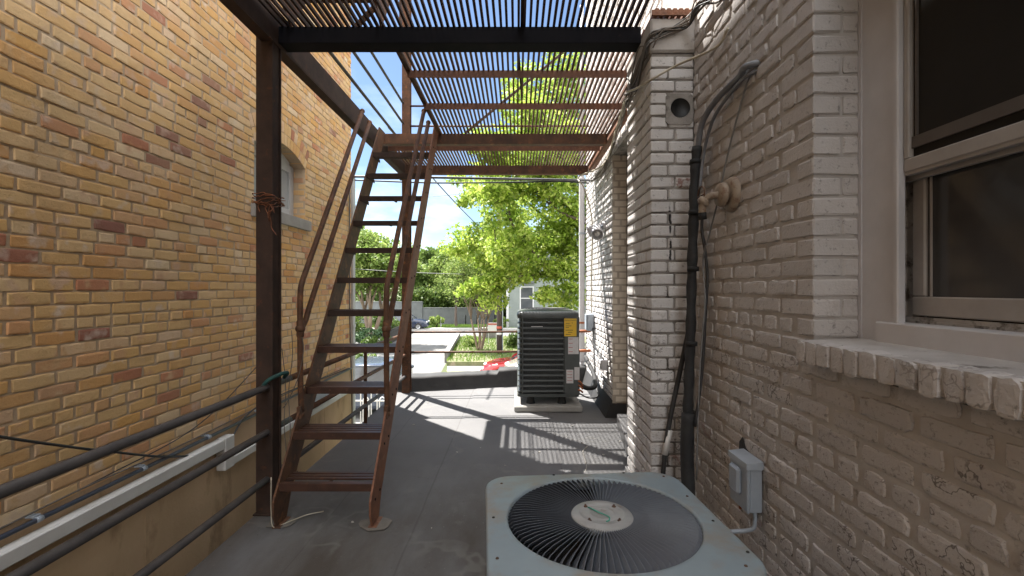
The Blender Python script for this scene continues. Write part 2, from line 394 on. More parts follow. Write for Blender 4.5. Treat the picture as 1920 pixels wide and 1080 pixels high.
# ------------------------------------------------------------------ bricks
class Fr:
    def __init__(s, o, u, n):
        s.o, s.u, s.n = Vector(o), Vector(u), Vector(n)
        s.flip = s.u.cross(Vector((0, 0, 1))).dot(s.n) < 0
    def w(s, u, z, n): return s.o + s.u * u + Vector((0, 0, z)) + s.n * n
def brick(mb, F, u0, u1, z0, z1, inset=.004, depth=.012, seg=.06, jag=.0012, nj=0., mi=0, rnd=.006):
    per = []
    def edge(a, b, nx, nz):
        L = math.hypot(b[0] - a[0], b[1] - a[1]); k = max(1, int(L / seg))
        for i in range(k):
            t = i / k; per.append((a[0] + (b[0] - a[0]) * t, a[1] + (b[1] - a[1]) * t, nx, nz, i == 0))
    edge((u0, z0), (u1, z0), 0, 1); edge((u1, z0), (u1, z1), -1, 0); edge((u1, z1), (u0, z1), 0, -1); edge((u0, z1), (u0, z0), 1, 0)
    n = len(per); uc, zc = (u0 + u1) / 2, (z0 + z1) / 2
    vs = []; sh = random.uniform(-.0015, .0015)
    for (u, z, nx, nz, cor) in per:
        ja, jb = random.gauss(0, jag), random.gauss(0, jag)
        if cor:
            su, sz = (1 if u < uc else -1), (1 if z < zc else -1)
            u += su * rnd * .4; z += sz * rnd * .4
        vs.append(F.w(u + ja, z + jb, -depth))
    for (u, z, nx, nz, cor) in per:
        ja, jb = random.gauss(0, jag), random.gauss(0, jag)
        if cor:
            su, sz = (1 if u < uc else -1), (1 if z < zc else -1)
            u += su * (inset + rnd * .5); z += sz * (inset + rnd * .5)
        else: u += nx * inset; z += nz * inset
        vs.append(F.w(u + ja, z + jb, nj + random.gauss(0, jag * .5)))
    ku, kz = max(.1, 1 - 2.6 * (inset + .006) / (u1 - u0)), max(.1, 1 - 2.6 * (inset + .006) / (z1 - z0))
    for (u, z, nx, nz, cor) in per: vs.append(F.w(uc + (u - uc) * ku, zc + (z - zc) * kz, nj + .0012))
    vs.append(F.w(uc, zc, nj + .0012))
    fs = [(q * n + i, q * n + (i + 1) % n, q * n + n + (i + 1) % n, q * n + n + i) for q in (0, 1) for i in range(n)] + [(2 * n + i, 2 * n + (i + 1) % n, 3 * n) for i in range(n)]
    if F.flip: fs = [f[::-1] for f in fs]
    mb.add(vs, fs, mi)
def brick_wall(mb, F, u0, u1, z0, z1, course=.0725, L=.215, joint=.010, hdr=6, holes=None, rough=None, **kw):
    row = 0; z = z0
    while z + course <= z1 + .02:
        header = (row % hdr == hdr - 1)
        l = .105 if header else L
        ivs = [(u0, u1)]
        for a, b in (holes(row, z + course / 2) if holes else []):
            nv = []
            for p, q in ivs:
                if b <= p or a >= q: nv.append((p, q)); continue
                if a > p: nv.append((p, a))
                if b < q: nv.append((b, q))
            ivs = nv
        off = (row % 2) * l * .5 + random.uniform(-.02, .02)
        for p, q in ivs:
            u = u0 - l + off
            while u < q:
                w = l + random.uniform(-.006, .006)
                a, b = max(u, p), min(u + w, q)
                if b - a > .035:
                    jz = random.uniform(-.0012, .0012)
                    brick(mb, F, a + (joint / 2 if a > p else 0), b - (joint / 2 if b < q else 0), z + joint / 2 + jz, z + course - joint / 2 + jz,
                          nj=random.gauss(0, .0016) - (random.uniform(0, .003) if rough and z < rough else 0), **(dict(kw, jag=kw['jag'] * 1.15) if rough and z < rough else kw))
                u += w + joint
        z += course; row += 1

# ------------------------------------------------------------------ setting
GZ = -2.45
EL, AZX, AZY = R(58), -.689, .725          # towards the sun
def par_y(x): return 6.58 + (x + 1.55) * .235

fl = MB()
poly = [(-1.68, -2.5), (1.075, -2.5), (1.075, 7.2), (-1.68, 6.58)]
fl.prism([(-1.68, -12), (1.3, -12), (1.3, par_y(1.3) + .02), (-1.68, par_y(-1.68) + .02)], -.35, 0)
for x0, x1 in ((-.62, .36),):
    fl.prism([(x0, -2.5), (x1, -2.5), (x1 + .02, par_y(x1)), (x0 + .03, par_y(x0))], .0005, .0045)
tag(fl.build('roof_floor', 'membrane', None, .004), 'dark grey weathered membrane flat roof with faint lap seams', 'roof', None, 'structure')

g = MB().add([(-260, -60, GZ), (260, -60, GZ), (260, 420, GZ), (-260, 420, GZ)], [(0, 1, 2, 3)])
tag(g.build('ground', 'far_ground'), 'grassy ground stretching away below the roof', 'ground', None, 'structure')
g = MB().add([(-9.5, 7.4, GZ + .006), (-2.6, 7.4, GZ + .006), (-3.75, 24.9, GZ + .006), (-4.6, 36.5, GZ + .006), (-12.5, 36.5, GZ + .006), (-10.5, 24, GZ + .006)], [(0, 1, 2, 3, 4, 5)])
tag(g.build('driveway', 'drive'), 'pale concrete driveway running from the roof to the street', 'driveway', None, 'structure')
g = MB().add([(-90, 36.6, GZ + .01), (90, 36.6, GZ + .01), (90, 43.5, GZ + .01), (-90, 43.5, GZ + .01)], [(0, 1, 2, 3)])
tag(g.build('road', 'drive'), 'sunlit pale street crossing behind the driveway', 'road', None, 'structure')
g = MB().box(-90, 90, 43.5, 43.7, GZ, GZ + .14).box(-90, 90, 43.72, 45.2, GZ, GZ + .13)
tag(g.build('pavement', 'concrete'), 'pale kerb and pavement on the far side of the street', 'pavement', None, 'structure')
g = MB().prism([(-3.55, 23.6), (9, 23.6), (9, 36.2), (-4.45, 36.2), (-3.65, 25)], GZ - .1, GZ + .22).prism([(-3.1, 20.9), (9, 20.9), (9, 21.9), (-3.3, 21.9)], GZ - .1, GZ + .05)
tag(g.build('lawn', 'lawn'), 'patchy lawn with leaf litter beside the driveway', 'lawn', None, 'structure')
g = MB().add([(-3.3, 21.95, GZ + .012), (9, 21.95, GZ + .012), (9, 23.55, GZ + .012), (-3.5, 23.55, GZ + .012)], [(0, 1, 2, 3)])
tag(g.build('footpath', 'concrete'), 'pale strip of path in front of the lawn', 'path', None, 'structure')

def blades(polyfn, n, h, name, label, z):
    pts = polyfn(n)
    a = rng.uniform(0, 2 * np.pi, n); hh = h * rng.uniform(.5, 1.3, n); w = .02
    v = np.zeros((n, 3, 3))
    v[:, 0, 0] = pts[:, 0] - w * np.cos(a); v[:, 0, 1] = pts[:, 1] - w * np.sin(a); v[:, 0, 2] = z
    v[:, 1, 0] = pts[:, 0] + w * np.cos(a); v[:, 1, 1] = pts[:, 1] + w * np.sin(a); v[:, 1, 2] = z
    v[:, 2, 0] = pts[:, 0] + rng.normal(0, .05, n); v[:, 2, 1] = pts[:, 1] + rng.normal(0, .05, n); v[:, 2, 2] = z + hh
    me = bpy.data.meshes.new(name); me.vertices.add(n * 3); me.vertices.foreach_set('co', v.ravel())
    me.loops.add(n * 3); me.loops.foreach_set('vertex_index', np.arange(n * 3)); me.polygons.add(n)
    me.polygons.foreach_set('loop_start', np.arange(0, n * 3, 3)); me.update(calc_edges=True)
    me.materials.append(M['grass']); o = bpy.data.objects.new(name, me); COL.objects.link(o)
    return tag(o, label, 'grass', None, 'stuff')
def lawn_pts(n):
    p = np.stack([rng.uniform(-4.2, 4, n), rng.uniform(23.7, 36, n)], 1)
    p[:, 0] = np.maximum(p[:, 0], -3.55 - np.clip((p[:, 1] - 25) / 11, 0, 1) * .8); return p
blades(lawn_pts, 9000, .16, 'grass', 'short patchy grass growing on the lawn by the driveway', GZ + .21)
blades(lambda n: np.stack([rng.uniform(-16, 3, n), rng.uniform(45.3, 50, n)], 1), 26000, .16, 'grass', 'bright grass verge across the street below the grey wall', GZ + .0)

# low retaining wall of the planter
rw = thing('retaining_wall', (-3.8, 25, GZ), 'low pale concrete retaining wall curving along the driveway edge', 'wall')
MB().prism([(-3.82, 24.6), (-3.62, 24.6), (-3.66, 25.4), (-4.4, 36.2), (-4.62, 36.2), (-3.86, 25.4)], GZ, GZ + .55).build('wall', 'kerb_concrete', rw, .02)
MB().prism([(-3.85, 24.57), (-3.59, 24.57), (-3.63, 25.4), (-4.37, 36.23), (-4.65, 36.23), (-3.89, 25.4)], GZ + .55, GZ + .61).build('coping', 'concrete', rw, .01)
bx = thing('planter_wall', (-2.6, 34.8, GZ), 'short grey concrete block wall behind the bare stemmed tree', 'wall')
MB().box(-2.6, -1.5, 34.5, 34.8, GZ, GZ + .95).build('wall', 'kerb_concrete', bx, .02)
MB().box(-2.63, -1.47, 34.47, 34.83, GZ + .95, GZ + 1.02).build('coping', 'concrete', bx, .01)

# ------------------------------------------------------------------ neighbour building (left)
XL, YC = -2.33, 6.58
nb = thing('brick_building', (XL, YC, GZ), 'tall yellow brick building with scattered red bricks on the left', 'building')
FL = Fr((XL, 0, 0), (0, 1, 0), (1, 0, 0))
WY0, WY1, WS, WT, WR = 4.16, 5.16, 2.2, 2.76, .13     # arched opening
wr = ((WY1 - WY0) / 2) ** 2 / (2 * WR) + WR / 2; wcz = WT + WR - wr; wcy = (WY0 + WY1) / 2
def arch_holes(row, z):
    h = []
    if WS - .12 < z < WS: h.append((WY0 - .05, WY1 + .06))
    if WS < z <= WT: h.append((WY0, WY1))
    ro = wr + .235
    if z > WT:
        k = ro * ro - (z - wcz) ** 2
        if k > 0:
            hw = min(math.sqrt(k), (WY1 - WY0) / 2 + max(0, (z - WT)) * .45)
            h.append((wcy - hw, wcy + hw))
    return h
wb = MB()
brick_wall(wb, FL, -1.2, YC, .36, 6.1, .0672, .210, .0068, 7, arch_holes, inset=.0018, depth=.008, seg=.05, jag=.0012, rnd=.005)
NA = 17; th = math.asin((WY1 - WY0) / 2 / wr)
for i in range(NA):            # rowlock arch
    t0, t1 = -th + 2 * th * i / NA, -th + 2 * th * (i + 1) / NA; e = .0035 / wr
    for ra, rb in ((wr, wr + .108), (wr + .116, wr + .225)):
        q = [(wcy + r * math.sin(t), wcz + r * math.cos(t)) for r, t in ((ra, t0 + e), (ra, t1 - e), (rb, t1 - e), (rb, t0 + e))]
        vs = [FL.w(a, b, -.12) for a, b in q] + [FL.w(a, b, random.gauss(0, .001)) for a, b in q]
        wb.add(vs, [(4, 5, 6, 7), (0, 1, 5, 4), (1, 2, 6, 5), (2, 3, 7, 6), (3, 0, 4, 7)])
# reveal bricks on both jambs
for yy, sg in ((WY1, -1), (WY0, 1)):
    FR = Fr((XL, yy, 0), (-1, 0, 0), (0, sg, 0))
    brick_wall(wb, FR, .0, .15, WS, WT, .0672, .15, .0085, 99, None, inset=.002, depth=.006, seg=.2, jag=.0008)
# mortar backing with the window opening left out
def slab(mb, x0, x1, mi):
    mb.box(x0, x1, -14, WY0, .34, 10.6, mi); mb.box(x0, x1, WY1, YC - .006, .34, 10.6, mi)
    mb.box(x0, x1, WY0, WY1, .34, WS - .1, mi)
    n = 12; top = [(WY0 + (WY1 - WY0) * i / n, 0) for i in range(n + 1)]
    pr = [(y, wcz + math.sqrt(wr * wr - (y - wcy) ** 2)) for y, _ in top]
    mb.prism(pr + [(WY1, 10.6), (WY0, 10.6)], x0, x1, mi, 'X')
slab(wb, XL - .30, XL - .0042, 1)
wb.build('wall', ['yellow_brick', 'yellow_mortar'], nb)
MB().box(-7.5, XL - .302, -14, YC - .006, GZ, 10.6).box(-7.6, XL - .02, -14.1, YC + .1, 10.6, 10.8).build('rear_mass', 'yellow_mortar', nb)
fd = MB().box(XL - .301, XL + .028, -14, YC - .01, GZ, .335)
for y in (1.4, 2.9, 4.45, 5.6): fd.box(XL + .0281, XL + .031, y, y + .006, GZ, .33)
fd.build('foundation', 'tan_stucco', nb, .004)
# the fourth face towards the street
fe = MB(); FE = Fr((XL, YC, 0), (-1, 0, 0), (0, 1, 0)); brick_wall(fe, FE, 0, 1.2, .36, 6.1, .0672, .208, .0085, 7, None, inset=.0025, depth=.009, seg=.3, jag=.001)
fe.build('end_wall', 'yellow_brick', nb)
wn = MB()
wx = XL - .13
wn.box(wx - .05, wx, WY0, WY0 + .09, WS, WT + .1).box(wx - .05, wx, WY1 - .09, WY1, WS, WT + .02).box(wx - .05, wx - .001, WY0 + .09, WY1 - .09, WT - .06, WT + .12).box(wx - .05, wx - .001, WY0 + .09, WY1 - .09, WS, WS + .1)
wo = wn.build('window', 'trim_white', nb, .004)
MB().box(wx - .045, wx - .02, WY0 + .091, WY1 - .091, WS + .101, WT - .061).build('pane', 'pale_glass', wo)
MB().box(XL - .16, XL + .035, WY0 - .06, WY1 + .08, WS - .115, WS - .003).build('sill', 'stone', wo, .006)

# things fixed to the yellow wall
ch = thing('trunking', (XL + .06, 2.5, .25), 'white square plastic trunking stepping down along the yellow wall base', 'trunking')
MB().cbox(XL + .029, XL + .1, -1.5, 3.58, .225, .3, .006).build('upper_run', 'white_pvc', ch)
MB().cbox(XL + .03, XL + .103, 3.581, 3.70, .055, .305, .006).build('elbow', 'white_pvc', ch)
MB().cbox(XL + .029, XL + .095, 3.701, 6.45, .06, .125, .006).build('lower_run', 'white_pvc', ch)
cd = thing('conduit', (XL + .045, 2.5, .35), 'thin dark blue conduit clipped along the bottom of the yellow brickwork', 'conduit')
MB().tube([(XL + .05, -1.5, .352), (XL + .048, 2.5, .35), (XL + .05, 6.45, .355)], .0125, 8).build('pipe', 'blue_conduit', cd)
for y in (2.22, 2.85, 3.45, 4.15, 5.0):
    MB().tube([(XL + .05, y, .352), (XL + .05, y + .03, .352)], .0155, 8).box(XL + .0, XL + .045, y, y + .03, .362, .372).build('clip', 'galv', cd)
wire('cable', [P(-80, 806, 1.9), P(-40, 812, 1.98), P(60, 828, 2.19), P(200, 846, 2.59), P(330, 856, 3.12), P(420, 838, 3.63), (XL + .05, 4.2, .42), (XL + .03, 6.4, .36)], .007, 'black_cable', 'slack dark cable drooping across the yellow wall above the white trunking', 'cable')
wire('cable', [(XL + .02, 1.7, .24 + .13), (XL + .03, 2.6, .40), (XL + .03, 3.4, .47), (XL + .025, 4.2, .78), (XL + .02, 4.45, .9)], .004, 'black_cable', 'thin dark cable rising along the yellow wall behind the steel post', 'cable')
wire('cable', [(XL + .02, 1.9, .37), (XL + .035, 2.5, .395), (XL + .03, 3.2, .38), (XL + .03, 4.6, .40), (XL + .02, 6.3, .39)], .005, 'dusty_cable', 'dusty brown cable lying on the ledge just above the dark conduit', 'cable')
dp = thing('downpipe', (XL - .02, YC + .04, GZ), 'white downpipe at the far corner of the yellow building', 'pipe')
MB().cbox(XL - .07, XL + .03, YC + .005, YC + .09, GZ + .1, 3.05, .008).build('pipe', 'trim_white', dp)
for z in (-1.2, .9, 2.6): MB().box(XL - .08, XL + .034, YC + .002, YC + .095, z, z + .04).build('bracket', 'trim_white', dp)
wire('conduit', [(XL + .02, YC - .12, 2.95), (XL + .022, YC - .12, 1.2), (XL + .05, YC - .12, .1), (XL + .05, YC - .1, -.6)], .011, 'dusty_cable', 'thin rusty vertical conduit beside the far corner of the yellow building', 'conduit')
eb = thing('junction_box', (XL + .05, 5.2, .2), 'blue grey junction box low on the yellow wall behind the stairs', 'box')
MB().cbox(XL + .03, XL + .12, 5.0, 5.65, .14, .31, .008).build('enclosure', 'galv', eb)
MB().cbox(XL + .12, XL + .13, 5.02, 5.63, .155, .295, .004).build('lid', 'galv', eb)

# ------------------------------------------------------------------ right building
XR = 1.07; PX, PY0, PY1 = .81, 2.853, 3.46; RX, RY1, YE = 1.232, 5.29, 7.36
rb = thing('brick_building', (XR, 3, GZ), 'beige and white painted brick building on the right with a sash window', 'building')
OY0, OY1, OZ0, OZ1 = -.2, 1.697, 1.19, 2.78
CR = .0735
F1 = Fr((XR, 0, 0), (0, 1, 0), (-1, 0, 0))
def near_holes(row, z):
    if OZ0 < z < OZ1: return [(OY0, OY1 + (.213 if row % 2 == 0 else .108))]
    return []
nw = MB()
kw = dict(inset=.0045, depth=.013, seg=.028, jag=.0019, rnd=.007)
brick_wall(nw, F1, -1.6, PY0 - .004, .02, 3.3, CR, .209, .0105, 6, near_holes, 1.1, **kw)
# quoin bricks at the window reveal
row = 0; z = .02
while z < OZ1 - .02:
    if z + CR / 2 > OZ0:
        a, b = z + .0055, z + CR - .0055
        if row % 2 == 0:
            nw.cbox(XR, XR + .1, OY1, OY1 + .205, a, b, .005, 0, .4); nw.cbox(XR + .11, XR + .166, OY1 + .002, OY1 + .09, a, b, .005, 0, .4)
        else:
            nw.cbox(XR, XR + .166, OY1, OY1 + .1, a, b, .005, 0, .4)
    z += CR; row += 1
nw.box(XR + .0065, XR + .30, OY1 + .008, PY0, 0, 4.6, 1); nw.box(XR + .0065, XR + .30, OY0, OY1 + .008, 0, OZ0 - .02, 1)
nw.box(XR + .0065, XR + .30, OY0, OY1 + .008, OZ1, 4.6, 1); nw.box(XR + .0065, XR + .30, -12, OY0, 0, 4.6, 1)
nw.build('near_wall', ['paint_brick', 'paint_mortar'], rb)
# pilaster
pl = MB(); z = .0; row = 0
while z < 2.86:
    a, b = z + .006 + random.uniform(-.001, .001), z + CR - .006
    def J(): return random.gauss(0, .0016)
    if row % 2 == 0:
        pl.cbox(PX + J(), PX + .142, PY0 + J(), PY0 + .1, a, b, .006, 0, .4); pl.cbox(PX + .154, XR + .002, PY0 + J(), PY0 + .1, a, b, .006, 0, .4)
        pl.cbox(PX + J(), PX + .1, PY0 + .111, PY0 + .315, a, b, .006, 0, .4); pl.cbox(PX + J(), PX + .1, PY0 + .327, PY1, a, b, .006, 0, .4)
    else:
        pl.cbox(PX + J(), PX + .1, PY0 + J(), PY0 + .205, a, b, .006, 0, .4); pl.cbox(PX + .112, XR + .002, PY0 + J(), PY0 + .1, a, b, .006, 0, .4)
        pl.cbox(PX + J(), PX + .1, PY0 + .217, PY0 + .42, a, b, .006, 0, .4); pl.cbox(PX + J(), PX + .1, PY0 + .432, PY1, a, b, .006, 0, .4)
    z += CR; row += 1
pl.box(PX + .010, XR + .25, PY0 + .010, PY1 - .008, 0, 2.88, 1)
pl.build('pilaster', ['pilaster_brick', 'white_mortar'], rb)
cp = MB().cbox(PX - .004, XR + .25, PY0 - .012, PY1 + .004, 2.885, 3.09, .012)
cp.build('pilaster_cap', 'paint_mortar', rb)
MB().box(XR, XR + .3, PY0 + .001, PY1 + .001, 3.092, 6.5).build('upper_pier', 'paint_mortar', rb)
# recess behind the pilaster and the far wall
fw = MB()
F2 = Fr((RX, 0, 0), (0, 1, 0), (-1, 0, 0))
brick_wall(fw, F2, PY1, RY1, .02, 2.95, CR, .207, .0125, 6, None, inset=.0035, depth=.012, seg=.07, jag=.0015)
brick_wall(fw, F1, PY1, RY1, 2.95, 6.3, CR, .207, .0125, 6, None, inset=.0035, depth=.012, seg=.07, jag=.0015)
brick_wall(fw, F1, RY1, YE, .02, 6.3, CR, .207, .0125, 6, None, inset=.0035, depth=.012, seg=.07, jag=.0015)
fw.box(RX + .009, RX + .2, PY1 - .01, RY1 + .012, 0, 2.95, 1); fw.box(XR + .009, RX + .2, PY1 + .002, RY1, 2.951, 6.5, 1)
fw.box(XR + .009, RX + .2, RY1 + .013, YE - .008, 0, 6.5, 1)
fw.build('far_wall', ['white_brick', 'white_mortar'], rb)
rv = MB(); F3 = Fr((XR, RY1, 0), (1, 0, 0), (0, -1, 0)); brick_wall(rv, F3, .004, RX - XR, .02, 2.95, CR, .155, .010, 99, None, inset=.002, depth=.008, seg=.1, jag=.001)
rv.box(XR + .004, RX, RY1 + .003, RY1 + .0115, .02, 2.95, 1); rv.build('recess_side', ['reveal_brick', 'reveal_mortar'], rb)
F4 = Fr((XR, YE, 0), (1, 0, 0), (0, 1, 0)); ew = MB(); brick_wall(ew, F4, 0, 1.4, .02, 6.3, CR, .207, .0125, 6, None, inset=.003, depth=.012, seg=.3, jag=.001)
ew.build('end_wall', 'white_brick', rb)
MB().box(RX + .202, 6, PY0 + .002, YE - .01, GZ, 6.5).box(RX + .202, 6, OY1 + .3, PY0, GZ, 4.6).box(XR + .302, 6, -12, OY0 - .02, GZ, 4.6).box(XR + .302, 6, OY0 - .018, OY1 + .298, 2.85, 4.6).box(2.6, 6, OY0 - .018, OY1 + .298, GZ, 2.848).box(XR + .302, 2.598, OY0 - .018, OY1 + .298, GZ, 1.1).build('rear_mass', 'white_mortar', rb)
lw = MB().prism([(-1.66, -12), (1.4, -12), (1.4, par_y(1.4)), (-1.66, par_y(-1.66))], GZ, -.352)
lw.build('lower_storey', 'white_mortar', rb)
# window
JX = 1.238
wd = MB()
wd.cbox(JX, JX + .013, 1.535, OY1 + .004, OZ0, OZ1, .003)          # casing board
wd.cbox(JX - .012, JX + .016, 1.513, 1.534, OZ0 + .1, OZ1, .004)         # stop bead
wd.box(JX - .003, JX + .05, OY1 - .012, OY1 + .006, OZ0, OZ1).box(JX + .017, JX + .17, 1.615, OY1 - .013, OZ0, OZ1)
wo = wd.build('window', 'white_paint', rb)
MB().cbox(JX - .02, JX + .055, -.2, 1.60, 1.266, 1.338, .004).build('sill_board', 'white_paint', wo)
tk = MB().box(JX + .0555, JX + .10, -.2, 1.614, 1.33, 1.346).box(JX + .062, JX + .067, -.2, 1.614, 1.3461, 1.358).box(JX + .072, JX + .11, 1.555, 1.614, 1.3465, OZ1).box(JX + .064, JX + .0715, 1.575, 1.590, 1.3585, OZ1)
tk.build('track', 'dirty_paint', wo)
us = MB().cbox(JX + .004, JX + .03, -.2, 1.511, 1.821, 1.864, .004).cbox(JX + .004, JX + .024, 1.490, 1.511, 1.865, OZ1, .003).box(JX + .008, JX + .028, -.2, 1.51, 1.812, 1.8205)
us = us.build('upper_sash', 'cream_paint', wo)
MB().box(JX + .020, JX + .0235, -.2, 1.4895, 1.865, OZ1).build('screen_mesh', 'screen', us)
MB().box(JX + .0125, JX + .0195, -.2, 1.488, 1.894, 1.93).box(JX + .0125, JX + .0195, 1.470, 1.476, 1.931, OZ1).build('rear_rail', 'shade_rail', us)
ls = MB().cbox(JX + .06, JX + .085, -.2, 1.5455, 1.362, 1.424, .004).cbox(JX + .061, JX + .084, 1.497, 1.545, 1.425, 1.86, .004).box(JX + .066, JX + .07, 1.478, 1.484, 1.425, 1.86)
ls = ls.build('lower_sash', 'cream_paint', wo)
MB().box(JX + .071, JX + .075, -.2, 1.496, 1.4245, 1.86).build('pane', 'glass', ls)
MB().box(JX + .04, JX + .055, -.2, 1.60, 1.80, 1.84).build('meeting_rail', 'cream_paint', us)
MB().box(JX + .18, JX + .2, -.2, 1.69, 1.2, OZ1).build('backing', 'screen', wo)
# rowlock brick sill
sb = MB(); y = OY1 - .012
while y > -.5:
    w = random.uniform(.052, .066); x0 = .999 + random.uniform(-.004, .003); dz = random.uniform(-.004, .003)
    zb = 1.186 + random.uniform(-.006, .005); n = 5; vs = []
    Fs = Fr((x0, 0, 0), (0, 1, 0), (-1, 0, 0))
    brick(sb, Fs, y - w, y, zb, 1.27 + dz, inset=.004, depth=.05, seg=.018, jag=.0013, rnd=.006)
    y -= w + random.uniform(.002, .006)
sb.prism([(1.005, 1.194), (1.35, 1.194), (1.35, 1.274), (1.216, 1.271), (1.005, 1.264)], -.5, OY1 - .012, 1, 'Y')
sb.prism([(1.02, 1.195), (1.2, 1.195), (1.2, 1.262), (1.02, 1.255)], OY1 - .011, OY1 + .008, 1, 'Y')
sb.build('brick_sill', ['paint_brick', 'paint_mortar'], rb)

# ledge and flashing
lg = MB().prism([(.88, 3.5), (1.24, 3.5), (1.24, 4.95), (1.05, 4.95)], .0, .13).prism([(.80, 2.9), (.815, 2.9), (.815, 3.47), (.885, 3.5), (.80, 3.5)], 0, .13)
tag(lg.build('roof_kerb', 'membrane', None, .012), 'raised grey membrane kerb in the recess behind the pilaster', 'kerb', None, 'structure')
fs = MB().prism([(.985, 0), (1.062, .2), (1.066, .2), (1.066, 0)], 5.26, 7.25, 0, 'Y').box(1.05, 1.225, 5.255, 5.288, 0, .16)
tag(fs.build('wall_flashing', 'black_membrane', None, .004), 'black membrane flashing turned up the far white wall', 'flashing')
# parapet
pp = MB(); xs = list(np.linspace(-1.68, -.3, 16)) + list(np.linspace(-.27, 1.07, 10)); vs = []
for k, x in enumerate(xs):
    h = (.20 if x < -.28 else .25) + random.uniform(-.005, .005); a = par_y(x); w = .3
    for p, q in ((0, 0), (.04, .05 + random.uniform(-.006, .006)), (.055, h - .035), (.075, h - .008), (.11, h), (w, h + .004), (w + .01, -.3)): vs.append((x, a + p + random.uniform(-.004, .004), q))
pp.add(vs, [(i * 7 + j, i * 7 + 7 + j, i * 7 + 8 + j, i * 7 + 1 + j) for i in range(len(xs) - 1) for j in range(6)], 0, True)
tag(pp.build('roof_parapet', 'black_membrane'), 'low black membrane parapet at the far edge of the roof', 'parapet')

# ------------------------------------------------------------------ fire escape
fe = thing('fire_escape', (-1.6, 3, 0), 'rusty brown steel fire escape platform overhead with open bar grating', 'fire escape')
po = MB().box(-1.672, -1.565, 3.0, 3.014, .0, 3.2).box(-1.672, -1.565, 3.102, 3.116, .0, 3.2).box(-1.588, -1.574, 3.0145, 3.1015, .0, 3.2)
po.box(-1.685, -1.552, 2.985, 3.13, .001, .012)
for z in (.26, .55, .84):
    po.tube([(-1.655, 2.994, z + .05), (-1.655, 3.0, z + .05)], .008, 6)
post = po.build('post', 'dark_steel', fe, .003)
MB().box(-1.60, -1.49, 6.50, 6.512, .0, 6.6).box(-1.60, -1.49, 6.60, 6.612, .0, 6.6).box(-1.551, -1.539, 6.5125, 6.5995, .0, 6.6).build('post', 'rust_steel', fe, .003)
MB().box(-1.57, -1.558, -1.0, 6.5, 3.042, 3.215).box(-1.64, -1.5585, -1.0, 6.5, 3.032, 3.0415).box(-1.64, -1.5585, -1.0, 6.5, 3.2155, 3.225).build('side_beam', 'dark_steel', fe, .002)
MB().box(.985, .997, 3.47, 6.5, 3.06, 3.157).box(.997, 1.05, 3.47, 6.5, 3.06, 3.07).build('side_beam', 'red_rust', fe, .002)
def cross(x0, x1, y, m, d=.12, z0=3.052, z1=3.158, t=.01):
    return MB().box(x0, x1, y, y + t, z0, z1).box(x0, x1, y + t, y + d, z0, z0 + .012).box(x0, x1, y + t, y + d, z1 - .012, z1).build('cross_beam', m, fe, .002)
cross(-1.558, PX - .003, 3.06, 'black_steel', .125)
cross(-1.557, .984, 5.17, 'rust_steel', .09, 3.045, 3.157)
cross(-1.538, .985, 6.502, 'rust_steel', .09, 3.04, 3.157)
cross(-1.558, 1.0, .6, 'black_steel', .125); cross(-1.558, 1.0, -.9, 'black_steel', .125)
for y in (3.67, 4.32, 5.62):
    MB().box(-.86 if y < 5 else -1.55, .984, y, y + .008, 3.10, 3.157).box(-.86 if y < 5 else -1.55, .984, y + .008, y + .05, 3.149, 3.157).build('joist', 'red_rust', fe, .001)
MB().box(-.866, -.86, 3.185, 5.17, 3.135, 3.18).box(-.86, -.835, 3.185, 5.17, 3.149, 3.157).build('opening_trim', 'rust_steel', fe, .001)
def grating(x0, x1, y0, y1, pitch=.0385, w=.0155, h=.022, z=3.1585):
    g = MB(); x = x0
    while x < x1:
        j = random.uniform(-.0015, .0015); g.box(x + j, x + j + w, y0, y1, z, z + h); x += pitch
    y = y0 + .25
    return g
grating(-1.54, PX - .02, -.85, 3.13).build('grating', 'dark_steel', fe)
grating(-.85, .98, 3.135, 5.26).build('grating', 'rust_steel', fe)
grating(-1.53, .98, 5.265, 6.58).build('grating', 'rust_steel', fe)
gt = MB()
for i in range(7): gt.cbox(PX + .02 + i * .036, PX + .045 + i * .036, PY0 - .03, PY0 + .35, 3.105, 3.14, .004)
gt.box(PX, XR, PY0 - .036, PY0 - .028, 3.093, 3.10).box(PX, XR, PY0 - .0279, PY0 - .02, 3.093, 3.13)
gt.build('bearing_grate', 'red_rust', fe)
# stiffener pieces hanging in the grating
MB().tube([(.03, 2.35, 3.185), (.03, 3.13, 3.178)], .011, 6).tube([(.0, 3.2, 3.185), (.045, 4.4, 3.18), (.06, 6.4, 3.18)], .009, 6).build('tie_rod', 'dark_steel', fe)
# upper guard rail
for z, m in ((3.45, 'grey_pipe'), (3.74, 'grey_pipe'), (4.02, 'grey_pipe')):
    MB().tube([(-1.585, -1, z), (-1.585, 6.55, z)], .016, 8).build('rail', m, fe)
for z in (3.72, 4.0): MB().tube([(-1.53, 6.56, z), (1.0, 6.56, z)], .014, 8).build('rail', 'rust_steel', fe)
for y in (1.8,): MB().tube([(-1.585, y, 3.2), (-1.585, y, 4.05)], .016, 8).build('baluster', 'rust_steel', fe)
MB().bar(P(1056, 98, 6.2), P(872, 250, 5.3), .014, .03).build('brace', 'dark_steel', fe)
